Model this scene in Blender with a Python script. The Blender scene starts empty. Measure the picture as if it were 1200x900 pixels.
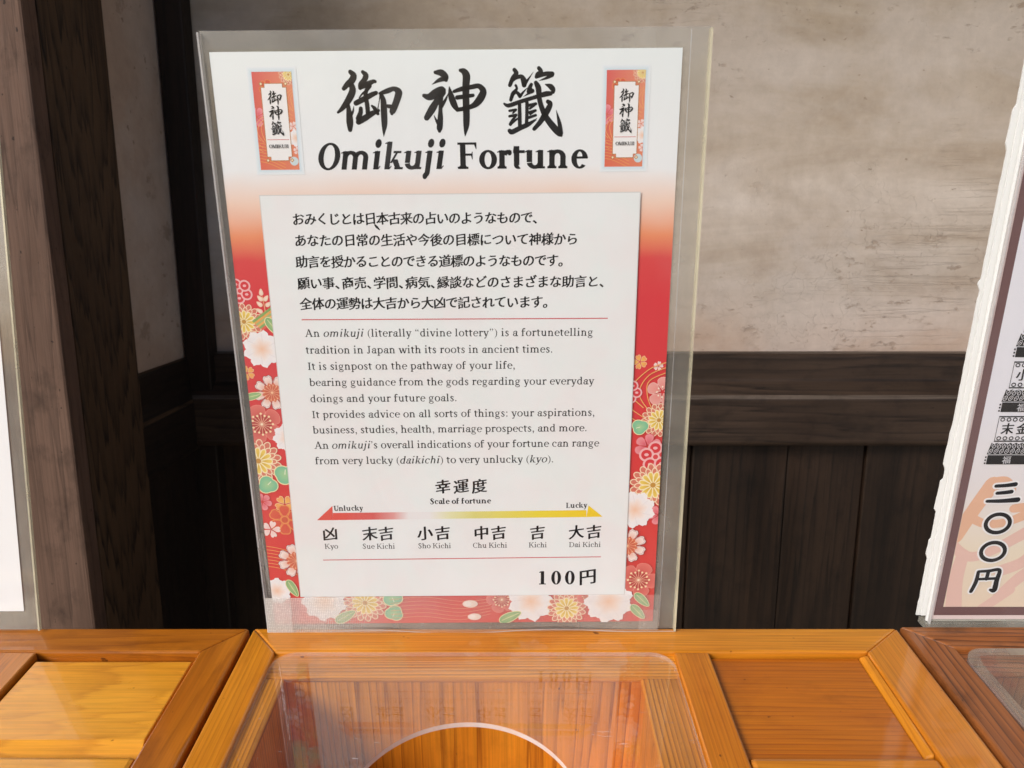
import bpy, bmesh, math, random
from mathutils import Matrix, Vector
S = bpy.context.scene
C = S.collection
R = math.radians
rnd = random.Random(7)

# ------------------------------------------------------------------ camera
CAMZ = 1.25                      # camera height above the ground, metres
cam_d = bpy.data.cameras.new('camera'); cam = bpy.data.objects.new('camera', cam_d); C.objects.link(cam)
cam_d.sensor_width = 36.0; cam_d.lens = 25.5
cam_d.clip_start = 0.01; cam_d.clip_end = 200.0
cam.location = (0, 0, CAMZ); cam.rotation_euler = (R(90 - 10.97), 0, 0)
cam_d.dof.use_dof = True; cam_d.dof.focus_distance = 0.42; cam_d.dof.aperture_fstop = 20.0
S.camera = cam

# ------------------------------------------------------------------ sky, sun, exposure
SUN_EL, SUN_ROT = R(30), R(226)
w = bpy.data.worlds.new('World'); S.world = w; w.use_nodes = True
nt = w.node_tree; nt.nodes.clear()
sky = nt.nodes.new('ShaderNodeTexSky'); sky.sky_type = 'NISHITA'; sky.sun_disc = False
sky.sun_elevation = SUN_EL; sky.sun_rotation = SUN_ROT; sky.dust_density = 2.5; sky.air_density = 0.8
bg = nt.nodes.new('ShaderNodeBackground'); bg.inputs[1].default_value = 0.075
wo = nt.nodes.new('ShaderNodeOutputWorld')
nt.links.new(sky.outputs[0], bg.inputs[0]); nt.links.new(bg.outputs[0], wo.inputs[0])
sun_d = bpy.data.lights.new('sun', 'SUN'); sun_d.energy = 1.5; sun_d.angle = R(24); sun_d.color = (1.0, 0.985, 0.97)
sun = bpy.data.objects.new('sun', sun_d); C.objects.link(sun)
sd = Vector((math.sin(SUN_ROT) * math.cos(SUN_EL), math.cos(SUN_ROT) * math.cos(SUN_EL), math.sin(SUN_EL)))
sun.rotation_euler = sd.to_track_quat('Z', 'Y').to_euler(); sun.location = sd * 5
S.view_settings.view_transform = 'Standard'; S.view_settings.look = 'None'
S.view_settings.exposure = 0.77; S.view_settings.gamma = 1.0
S.render.engine = 'CYCLES'
S.cycles.use_denoising = True
S.cycles.max_bounces = 12; S.cycles.transparent_max_bounces = 24

# ------------------------------------------------------------------ print layout of the fortune sign, millimetres on the sheet (x from its middle, y from its foot)
KANJI = [[[[-47.37, 288.73, 1.93], [-46.03, 287.19, 2.78], [-46.85, 285.25, 2.93], [-49.09, 283.49, 2.47], [-50.82, 281.8, 1.85]], [[-47.35, 283.66, 2.32], [-46.89, 280.97, 3.01], [-48.76, 277.4, 3.01], [-51.72, 273.82, 2.16], [-54.12, 271.77, 1.08]], [[-49.32, 274.88, 1.54], [-49.12, 271.25, 2.62], [-49.07, 267.6, 3.17], [-49.19, 264.3, 2.01]], [[-48.28, 270.52, 1.31], [-47.26, 272.33, 0.85], [-46.82, 274.28, 0.23]], [[-41.84, 288.68, 1.54], [-40.56, 287.25, 2.47], [-41.29, 285.38, 2.39], [-43.03, 283.44, 2.32], [-43.44, 281.95, 1.7]], [[-43.23, 282.19, 1.7], [-40.27, 283.42, 2.39], [-37.51, 284.64, 1.78], [-36.48, 284.63, 1.39]], [[-39.08, 282.87, 1.93], [-40.75, 280.74, 1.78], [-41.18, 278.41, 2.01], [-40.73, 275.17, 2.08], [-40.59, 271.36, 2.08]], [[-45.72, 275.65, 2.32], [-41.42, 277.63, 2.39], [-38.24, 279.18, 2.16], [-36.35, 279.88, 1.78]], [[-43.71, 273.38, 1.78], [-43.95, 271.57, 2.08], [-45.09, 269.03, 2.47]], [[-45.1, 267.64, 2.55], [-41.96, 269.3, 2.7], [-38.74, 271.16, 2.39], [-35.76, 272.41, 1.47]], [[-44.1, 277.9, 0.54], [-42.44, 279.68, 0.85], [-40.84, 280.64, 1.16]], [[-38.62, 274.43, 0.93], [-37.37, 273.26, 1.78], [-36.11, 271.07, 1.47]], [[-35.98, 273.32, 0.46], [-35.13, 276.56, 0.39], [-34.53, 279.43, 0.77]], [[-34.18, 279.5, 1.39], [-33.31, 276.55, 2.55], [-33.28, 271.84, 2.93], [-33.38, 266.73, 2.7], [-33.77, 263.43, 1.39], [-34.02, 261.14, 0.15]], [[-34.67, 279.61, 1.31], [-31.23, 280.66, 2.24], [-28.3, 281.53, 2.01], [-26.33, 280.37, 3.09], [-26.41, 278.82, 3.24], [-27.44, 276.14, 3.01], [-28.44, 273.98, 3.01], [-29.53, 271.81, 2.7], [-29.76, 271.08, 1.54]], [[-31.59, 274.29, 1.54], [-30.06, 273.99, 1.93], [-28.53, 273.8, 1.54]]], [[[-9.43, 288.18, 1.54], [-6.76, 287.98, 2.93], [-4.83, 286.48, 2.55], [-4.73, 285.03, 1.78]], [[-4.85, 285.77, 2.32], [-7.83, 284.91, 1.7], [-11.08, 283.16, 0.15]], [[-14.88, 278.54, 1.7], [-12.51, 277.98, 3.01], [-9.38, 279.5, 3.86], [-6.94, 280.91, 3.09], [-5.95, 280.8, 2.16]], [[-6.48, 279.91, 3.17], [-9.03, 276.33, 2.78], [-11.49, 272.74, 3.32], [-14.04, 269.13, 2.55]], [[-7.22, 277.4, 2.08], [-7.61, 273.07, 1.78], [-7.85, 268.71, 2.55], [-8.31, 264.68, 2.7], [-8.43, 263.39, 1.54]], [[-3.93, 279.24, 0.23], [-5.25, 276.66, 1.16], [-7.2, 273.79, 1.62]], [[-10.59, 270.01, 0.31], [-9.74, 267.99, 1.08], [-8.72, 266.15, 1.39]], [[-3.33, 282.02, 0.54], [-2.68, 278.44, 2.62], [-1.45, 274.83, 2.93], [0.02, 272.35, 1.7]], [[-1.28, 280.15, 1.39], [2.2, 281.19, 2.01], [6.83, 282.01, 2.01], [9.91, 282.34, 2.16], [11.86, 280.28, 2.93], [10.96, 277.78, 3.4], [8.91, 275.28, 3.01], [6.63, 273.85, 2.16], [3.52, 272.97, 1.93], [0.22, 272.46, 1.78]], [[0.1, 277.62, 1.93], [3.66, 278.02, 1.78], [7.21, 278.46, 1.54]], [[1.85, 288.93, 1.54], [3.36, 288.42, 2.78], [4.46, 286.58, 3.4], [4.16, 282.67, 3.24], [4.02, 277.3, 3.09], [4.07, 271.88, 3.09], [3.93, 266.41, 2.86], [3.49, 263.1, 1.54], [3.2, 260.97, 0.15]]], [[[25.98, 288.93, 1.78], [26.81, 287.37, 2.08], [25.27, 285.51, 2.01], [23.9, 282.57, 1.7]], [[24.18, 283.74, 1.39], [26.42, 285.5, 1.54], [29.02, 286.08, 1.93], [30.23, 284.22, 2.7], [30.3, 282.62, 2.24]], [[30.53, 282.98, 1.7], [32.53, 285.45, 0.77], [34.44, 288.01, 0.12]], [[36.92, 289.54, 1.78], [37.88, 288.12, 1.85], [36.43, 286.93, 2.08], [35.82, 285.95, 1.62]], [[35.97, 286.02, 1.54], [39.79, 287.15, 1.93], [42.92, 287.13, 2.01]], [[42.92, 286.6, 1.62], [40.18, 285.38, 1.16], [36.93, 284.31, 0.12]], [[26.51, 282.48, 1.16], [26.96, 281.05, 1.16], [25.29, 279.09, 1.78], [24.27, 276.4, 1.54]], [[25.02, 278.38, 1.16], [26.76, 279.62, 1.39], [28.36, 278.1, 1.78]], [[28.36, 277.81, 1.54], [30.22, 279.94, 0.77], [31.91, 281.5, 0.15]], [[33.52, 282.77, 1.54], [32.71, 281.17, 1.78], [32.14, 279.75, 1.54]], [[33.48, 280.63, 1.39], [34.29, 279.98, 1.39], [32.33, 279.03, 1.0], [30.01, 277.72, 0.15]], [[21.24, 274.81, 0.93], [23.32, 274.03, 1.78], [28.66, 275.65, 1.78], [35.21, 277.46, 1.78], [39.82, 278.71, 2.32], [42.21, 278.94, 1.93]], [[39.81, 282.79, 0.46], [42.11, 281.91, 2.24], [43.27, 280.62, 2.24], [43.28, 279.61, 1.7]], [[35.59, 283.47, 1.85], [36.74, 281.14, 2.62], [37.13, 277.01, 2.24], [38.38, 272.67, 2.32], [40.64, 268.28, 2.7], [44.17, 264.04, 3.09], [46.45, 261.7, 2.55], [47.16, 261.03, 1.39]], [[46.99, 261.99, 2.16], [46.28, 266.41, 1.78], [44.8, 271.89, 0.15]], [[40.99, 275.54, 1.85], [42.08, 274.37, 2.24], [40.24, 270.84, 2.78], [37.54, 266.85, 2.24], [34.82, 263.94, 1.78]], [[28.19, 274.57, 1.54], [28.24, 269.85, 1.78], [28.29, 265.28, 1.78]], [[31.55, 275.26, 1.62], [31.53, 270.55, 1.62], [31.32, 265.99, 1.62]], [[23.61, 271.78, 1.08], [26.51, 272.23, 1.16]], [[26.51, 272.05, 1.0], [25.15, 270.79, 0.77]], [[23.58, 269.45, 1.16], [26.61, 269.94, 1.31]], [[26.49, 269.68, 1.16], [24.93, 267.69, 1.31], [24.02, 266.05, 1.62]], [[24.72, 266.59, 1.16], [27.26, 268.4, 0.85]], [[32.31, 273.99, 1.39], [35.6, 274.68, 1.31]], [[35.4, 274.43, 1.08], [32.89, 272.64, 1.0]], [[32.5, 270.98, 1.24], [35.4, 271.79, 1.24]], [[35.21, 271.61, 0.93], [32.96, 270.17, 0.85]], [[32.3, 268.79, 1.31], [35.52, 269.79, 1.16]], [[32.1, 266.53, 0.69], [35.99, 268.32, 0.31]], [[23.6, 263.22, 1.93], [24.77, 262.7, 2.24], [28.6, 264.43, 2.16], [32.1, 265.87, 1.93], [35.83, 267.78, 0.23]]]]
ROWS = {"title_lettering": [["Omikuji", "bi", -65.58, 246.89, -6.28, 246.75, 11.65], ["Fortune", "b", -0.74, 246.7, 58.52, 246.56, 11.65]], "japanese_text": [["おみくじとは日本古来の占いのようなもので、", "k", -79.14, 224.6, 37.23, 224.38, 5.32], ["あなたの日常の生活や今後の目標について神様から", "k", -78.84, 214.69, 55.5, 214.31, 5.36], ["助言を授かることのできる道標のようなものです。", "k", -79.37, 204.61, 49.54, 204.3, 5.41], ["願い事、商売、学問、病気、縁談などのさまざまな助言と、", "k", -79.48, 194.37, 69.44, 194.1, 5.44], ["全体の運勢は大吉から大凶で記されています。", "k", -79.15, 184.37, 42.29, 184.36, 5.49]], "english_text": [["An |omikuji| (literally “divine lottery”) is a fortunetelling", "r", -78.1, 168.04, 63.86, 167.4, 3.75], ["tradition in Japan with its roots in ancient times.", "r", -78.43, 159.54, 44.13, 159.08, 3.77], ["It is signpost on the pathway of your life,", "r", -78.31, 151.2, 25.42, 150.95, 3.8], ["bearing guidance from the gods regarding your everyday", "r", -78.18, 142.83, 64.86, 142.48, 3.82], ["doings and your future goals.", "r", -78.49, 134.27, -4.1, 134.21, 3.84], ["It provides advice on all sorts of things: your aspirations,", "r", -78.36, 125.77, 65.67, 125.8, 3.87], ["business, studies, health, marriage prospects, and more.", "r", -78.63, 117.45, 61.93, 117.53, 3.89], ["An |omikuji|’s overall indications of your fortune can range", "r", -78.47, 109.02, 68.26, 109.15, 3.92], ["from very lucky (|daikichi|) to very unlucky (|kyo|).", "r", -78.76, 100.48, 44.99, 100.55, 3.95]], "scale_lettering": [["幸運度", "k", -16.7, 87.12, 9.73, 87.37, 7.39], ["Scale of fortune", "b", -20.23, 77.35, 11.8, 77.56, 3.16], ["Unlucky", "b", -71.19, 73.83, -55.88, 74.0, 2.99], ["Lucky", "b", 51.51, 74.55, 62.57, 74.65, 2.98], ["凶", "k", -78.04, 60.36, -70.27, 60.29, 7.54], ["末吉", "k", -56.79, 60.17, -40.57, 60.23, 7.52], ["小吉", "k", -27.32, 60.17, -10.41, 60.27, 7.54], ["中吉", "k", 2.83, 60.16, 19.5, 60.26, 7.52], ["吉", "k", 32.74, 60.15, 40.27, 60.08, 7.52], ["大吉", "k", 53.51, 60.22, 70.39, 60.33, 7.52], ["Kyo", "r", -77.83, 51.59, -70.47, 51.63, 2.94], ["Sue Kichi", "r", -57.61, 51.41, -39.9, 51.36, 2.94], ["Sho Kichi", "r", -27.71, 51.46, -9.79, 51.41, 2.94], ["Chu Kichi", "r", 1.71, 51.51, 20.32, 51.45, 2.94], ["Kichi", "r", 31.8, 51.45, 41.68, 51.47, 2.94], ["Dai Kichi", "r", 53.39, 51.47, 70.61, 51.42, 2.94]], "price_lettering": [["100", "m", 36.19, 28.83, 56.72, 28.86, 8.16], ["円", "k", 59.45, 33.11, 69.22, 33.29, 8.83]]}
RULES = [[[-79.01, 176.64], [70.78, 176.06]], [[-79.3, 44.8], [70.77, 45.46]]]
ARROW = {"body": [[-80.55, 68.53], [71.06, 69.31], [62.37, 73.16], [-71.82, 72.7]], "lh": [[-80.55, 68.53], [-72.14, 68.51], [-71.72, 76.81]], "rh": [[62.45, 69.18], [71.06, 69.31], [63.45, 75.88]], "lu": [-72.14, 68.51], "ru": [62.45, 69.18]}
SLIPS = [[[-91.63, 289.01], [-73.67, 289.2], [-73.85, 247.34], [-91.71, 246.74]], [[67.42, 288.5], [84.94, 288.52], [84.56, 247.09], [67.2, 247.05]]]
FLOWERS = [["ringpink", -107.97, 190.89, 6.21], ["branch", -97.72, 182.01, 17.51], ["mum", -107.6, 175.75, 8.38], ["ribbon", -96.53, 177.35, 5.85], ["leaf", -93.61, 173.06, 5.45], ["peony", -100.25, 161.91, 8.88], ["cherryorange", -108.81, 149.69, 3.84], ["cherryred", -97.46, 139.32, 9.48], ["leaf2", -107.13, 137.6, 4.31], ["plum", -104.41, 122.5, 10.49], ["peony", -91.58, 114.95, 7.45], ["mum", -108.3, 102.36, 11.07], ["ginkgo", -104.81, 88.86, 5.36], ["ginkgo", -95.31, 94.58, 5.8], ["pinkblob", -108.53, 79.11, 4.96], ["cherryorange", -96.95, 77.52, 5.41], ["orangeline", -97.81, 68.58, 8.63], ["cherrywhite", -105.64, 63.12, 5.02], ["lines", -103.51, 47.8, 11.99], ["cherryred", -93.7, 44.1, 10.63], ["peony", -106.16, 25.83, 7.5], ["leaf", -97.58, 27.35, 5.62], ["ringpink", -105.07, 12.93, 5.66], ["cherryorange", 87.57, 153.72, 3.83], ["cherrywhite", 96.83, 151.43, 2.56], ["curves", 90.28, 139.93, 12.9], ["ringpink", 83.04, 138.19, 6.02], ["coral", 99.4, 138.05, 7.76], ["mum", 98.4, 123.03, 8.28], ["ginkgo", 88.97, 119.42, 4.37], ["pinkblob", 93.37, 108.65, 7.04], ["ringpink", 97.6, 102.94, 8.4], ["mum", 96.99, 87.1, 11.2], ["pinkblob", 100.95, 69.84, 5.89], ["peony", 88.15, 72.94, 9.94], ["cherryred", 84.83, 51.81, 10.58], ["plum", 91.64, 30.99, 10.7], ["peony", -80.92, 19.2, 11.75], ["mum", -58.42, 17.92, 10.83], ["ginkgo", -43.18, 21.01, 5.64], ["ginkgo", -42.76, 11.31, 5.19], ["leaf2", -69.88, 9.37, 6.64], ["lines2", -19.0, 14.35, 21.24], ["bud", -0.53, 16.88, 4.24], ["bud", 1.63, 8.75, 3.79], ["plum", 16.92, 19.41, 8.46], ["peony", 32.9, 18.2, 11.78], ["leaf2", 21.52, 8.57, 6.64], ["mum", 52.71, 13.72, 9.91], ["plum", 64.82, 21.14, 6.57], ["peony", 75.71, 17.83, 12.69], ["leaf", 94.0, 18.74, 5.64], ["leaf", 91.95, 11.22, 5.68]]
SPECK = [-39.49, 220.71]

# ------------------------------------------------------------------ node helpers
class N:
    def __init__(s, name):
        s.m = bpy.data.materials.new(name); s.m.use_nodes = True
        s.t = s.m.node_tree; s.t.nodes.clear()
        s.out = s.t.nodes.new('ShaderNodeOutputMaterial')
    def n(s, typ, **kw):
        x = s.t.nodes.new('ShaderNode' + typ)
        for k, v in kw.items():
            if k.startswith('i_'):
                x.inputs[k[2:].replace('_', ' ')].default_value = v
            else: setattr(x, k, v)
        return x
    def l(s, a, b): s.t.links.new(a, b); return b.node
    def math(s, op, a, b=None):
        x = s.t.nodes.new('ShaderNodeMath'); x.operation = op
        for i, v in enumerate((a, b)):
            if v is None: continue
            if isinstance(v, (int, float)): x.inputs[i].default_value = v
            else: s.t.links.new(v, x.inputs[i])
        return x.outputs[0]
    def ramp(s, fac, stops, interp='LINEAR'):
        x = s.t.nodes.new('ShaderNodeValToRGB'); e = x.color_ramp.elements; x.color_ramp.interpolation = interp
        while len(e) < len(stops): e.new(0.5)
        for q, (p, c) in zip(e, stops):
            q.position = p; q.color = (*c, 1) if len(c) == 3 else c
        s.t.links.new(fac, x.inputs[0]); return x.outputs[0]
    def mix(s, fac, a, b, mode='MIX'):
        x = s.t.nodes.new('ShaderNodeMix'); x.data_type = 'RGBA'; x.blend_type = mode
        for i, v in ((0, fac), (6, a), (7, b)):
            if isinstance(v, (int, float)): x.inputs[i].default_value = v
            elif isinstance(v, tuple): x.inputs[i].default_value = (*v, 1)
            else: s.t.links.new(v, x.inputs[i])
        return x.outputs[2]
    def coords(s, scale=(1, 1, 1), rand=True, kind='Object'):
        tc = s.n('TexCoord'); mp = s.n('Mapping'); mp.inputs['Scale'].default_value = scale
        s.l(tc.outputs[kind], mp.inputs[0])
        if rand:
            oi = s.n('ObjectInfo'); cb = s.n('CombineXYZ')
            for i, k in enumerate((37.0, 91.0, 53.0)):
                s.l(s.math('MULTIPLY', oi.outputs['Random'], k), cb.inputs[i])
            s.l(cb.outputs[0], mp.inputs['Location'])
        return mp.outputs[0]
    def noise(s, vec, scale, detail=4, rough=0.55, dist=0.0):
        x = s.n('TexNoise'); x.inputs['Scale'].default_value = scale; x.inputs['Detail'].default_value = detail
        x.inputs['Roughness'].default_value = rough; x.inputs['Distortion'].default_value = dist
        s.l(vec, x.inputs['Vector']); return x.outputs[0]
    def bsdf(s, color=None, rough=0.5, spec=0.5, coat=0.0, coat_rough=0.1, bump=None, bstr=0.2, bdist=0.001):
        b = s.n('BsdfPrincipled')
        if isinstance(color, tuple): b.inputs['Base Color'].default_value = (*color, 1)
        elif color is not None: s.l(color, b.inputs['Base Color'])
        if isinstance(rough, (int, float)): b.inputs['Roughness'].default_value = rough
        else: s.l(rough, b.inputs['Roughness'])
        b.inputs['Specular IOR Level'].default_value = spec
        b.inputs['Coat Weight'].default_value = coat; b.inputs['Coat Roughness'].default_value = coat_rough
        if bump is not None:
            bp = s.n('Bump'); bp.inputs['Strength'].default_value = bstr; bp.inputs['Distance'].default_value = bdist
            s.l(bump, bp.inputs['Height']); s.l(bp.outputs[0], b.inputs['Normal'])
        s.l(b.outputs[0], s.out.inputs[0]); return b

def plain(name, col, rough=0.6, spec=0.3):
    k = N(name); k.bsdf(col, rough, spec); return k.m

def wood(name, light, mid, dark, spacing=0.004, d0=0.05, slope=0.12, rough=0.38, coat=0.5, wob=0.006, dirt=0.3, contrast=1.0, bstr=0.15, quarter=0.0, crisp=0):
    """Sawn timber: growth rings round a pith lying below the board; local X runs along the grain."""
    k = N(name)
    tc = k.n('TexCoord'); sp = k.n('SeparateXYZ'); k.l(tc.outputs['Object'], sp.inputs[0])
    oi = k.n('ObjectInfo'); rv = oi.outputs['Random']
    vec = k.coords((2.2, 9, 9))
    nz = k.noise(vec, 1.6, 3, 0.5)
    nz2 = k.noise(k.coords((0.8, 3, 3)), 3.0, 2, 0.5)
    across = k.math('ADD', sp.outputs[1], k.math('MULTIPLY', k.math('SUBTRACT', rv, 0.5), 0.08))
    across = k.math('ADD', across, k.math('MULTIPLY', k.math('SUBTRACT', nz2, 0.5), wob * 4))
    if quarter: across = k.math('ADD', across, quarter)
    depth = k.math('ADD', k.math('ADD', sp.outputs[2], d0), k.math('MULTIPLY', sp.outputs[0], slope))
    depth = k.math('ADD', depth, k.math('MULTIPLY', k.math('SUBTRACT', nz, 0.5), wob))
    r = k.math('SQRT', k.math('ADD', k.math('MULTIPLY', across, across), k.math('MULTIPLY', depth, depth)))
    r = k.math('ADD', r, k.math('MULTIPLY', k.noise(k.coords((1, 40, 40)), 3.0, 3), spacing * 2.4))
    ph = k.math('FRACT', k.math('DIVIDE', r, spacing))
    ring = k.ramp(ph, [(0.0, (0, 0, 0)), (0.45, (0.12,) * 3), (0.78, (0.4 if crisp else 0.55,) * 3), (0.9, (1, 1, 1)), (1.0, (0.05,) * 3)])
    amp = k.ramp(k.noise(k.coords((3, 30, 30)), 2.0, 3), [(0.3, (0.35,) * 3), (0.7, (1, 1, 1))])
    ring = k.math('MULTIPLY', k.math('MULTIPLY', ring, amp), contrast)
    fib = k.noise(k.coords((6, 260, 260)), 3.0, 4, 0.65)
    fibd = k.ramp(fib, [(0.35, (0.82,) * 3), (0.65, (1.06,) * 3)])
    base = k.mix(k.ramp(k.noise(k.coords((2, 8, 8)), 2.5, 4), [(0.3, (0, 0, 0)), (0.72, (1, 1, 1))]), light, mid)
    col = k.mix(ring, base, dark)
    col = k.mix(1.0, col, fibd, 'MULTIPLY')
    blot = k.ramp(k.noise(k.coords((9, 14, 14)), 3.0, 6, 0.65), [(0.52, (0, 0, 0)), (0.75, (1, 1, 1))])
    col = k.mix(k.math('MULTIPLY', blot, dirt), col, tuple(c * 0.5 for c in dark))
    ro = k.math('ADD', rough - 0.12, k.math('MULTIPLY', k.noise(k.coords((30, 60, 60)), 3.0, 5, 0.7), 0.28))
    nick = k.ramp(k.noise(k.coords((1, 1.6, 1.6)), 130.0, 2, 0.5), [(0.735, (0, 0, 0)), (0.765, (1, 1, 1))])       # small dark nicks and insect specks
    col = k.mix(k.math('MULTIPLY', nick, 0.75), col, tuple(c * 0.3 for c in dark))
    scr = k.ramp(k.noise(k.coords((14, 90, 90)), 2.0, 3, 0.6), [(0.70, (0, 0, 0)), (0.78, (1, 1, 1))])                # scuffs in the varnish
    col = k.mix(k.math('MULTIPLY', scr, 0.16), col, tuple(min(1, c * 1.3 + 0.06) for c in light)); ro = k.math('ADD', ro, k.math('MULTIPLY', scr, 0.25))
    hgt = k.math('ADD', k.math('MULTIPLY', fib, 0.5), k.math('MULTIPLY', ring, -0.6))
    k.bsdf(col, ro, 0.35, coat, 0.07, hgt, bstr, 0.0006)
    return k.m

M = {}
M['honey'] = wood('honey_varnished_cedar', (0.78, 0.310, 0.020), (0.56, 0.165, 0.007), (0.30, 0.066, 0.003), 0.0024, 0.03, 0.05, contrast=0.55, quarter=0.13, wob=0.004, coat=0.8, crisp=1)
M['amber'] = wood('amber_varnished_cedar', (0.56, 0.165, 0.006), (0.45, 0.108, 0.004), (0.24, 0.036, 0.002), 0.0029, 0.03, 0.05, contrast=0.75, quarter=0.12, wob=0.007, coat=0.8, crisp=1)
M['honey_pale'] = wood('pale_varnished_cedar', (0.90, 0.42, 0.040), (0.80, 0.31, 0.018), (0.46, 0.135, 0.008), 0.0062, 0.03, 0.16, contrast=0.45, rough=0.3, coat=1.0, dirt=0.15)
M['honey_stile'] = wood('worn_varnished_cedar', (0.56, 0.185, 0.012), (0.42, 0.115, 0.006), (0.18, 0.04, 0.003), 0.007, 0.03, 0.10, contrast=0.6, rough=0.36, coat=0.8, dirt=0.45)
M['honey_inner'] = wood('bare_cedar_inside', (0.88, 0.37, 0.028), (0.72, 0.25, 0.013), (0.20, 0.034, 0.003), 0.0023, 0.02, 0.01, coat=0.15, rough=0.5, quarter=0.12, wob=0.0022, contrast=0.95, crisp=1)
M['redwood'] = wood('aged_reddish_cedar', (0.40, 0.135, 0.034), (0.28, 0.083, 0.018), (0.055, 0.015, 0.006), 0.0034, 0.04, 0.05, coat=0.3, dirt=0.8, quarter=0.1, contrast=1.3, crisp=1)
M['pillar'] = wood('weathered_timber', (0.175, 0.104, 0.074), (0.115, 0.066, 0.045), (0.040, 0.022, 0.015), 0.012, 0.035, 0.06, coat=0.0, rough=0.8, dirt=0.6, wob=0.014, bstr=0.7, contrast=0.6)
M['shade_brown'] = wood('shade_darkened_brown_timber', (0.105, 0.060, 0.030), (0.068, 0.036, 0.017), (0.016, 0.008, 0.004), 0.011, 0.030, 0.16, coat=0.0, rough=0.7, dirt=0.3, wob=0.012, bstr=0.4, contrast=1.3)  # pillar's unlit side: its shade is put into this darker brown
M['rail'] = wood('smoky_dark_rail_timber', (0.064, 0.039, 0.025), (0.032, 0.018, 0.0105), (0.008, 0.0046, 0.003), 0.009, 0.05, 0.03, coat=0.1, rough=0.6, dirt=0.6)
M['rail_highlight_wear'] = wood('rubbed_rail_timber_with_highlight', (0.15, 0.115, 0.09), (0.10, 0.074, 0.056), (0.03, 0.02, 0.015), 0.009, 0.05, 0.03, coat=0.0, rough=0.6, dirt=0.6)  # rail's worn upper edges, their highlight painted in as a paler colour
M['board'] = wood('smoked_brown_boarding', (0.040, 0.0215, 0.0120), (0.0115, 0.0058, 0.0030), (0.004, 0.0022, 0.0014), 0.014, 0.05, 0.04, coat=0.15, rough=0.5, dirt=0.6)
M['shaded_joinery'] = wood('joinery_with_alcove_shade', (0.022, 0.012, 0.007), (0.013, 0.007, 0.004), (0.005, 0.003, 0.002), 0.012, 0.05, 0.05, coat=0.0, rough=0.6)  # side-wall and corner timber, the alcove's shade put into its colour

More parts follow.
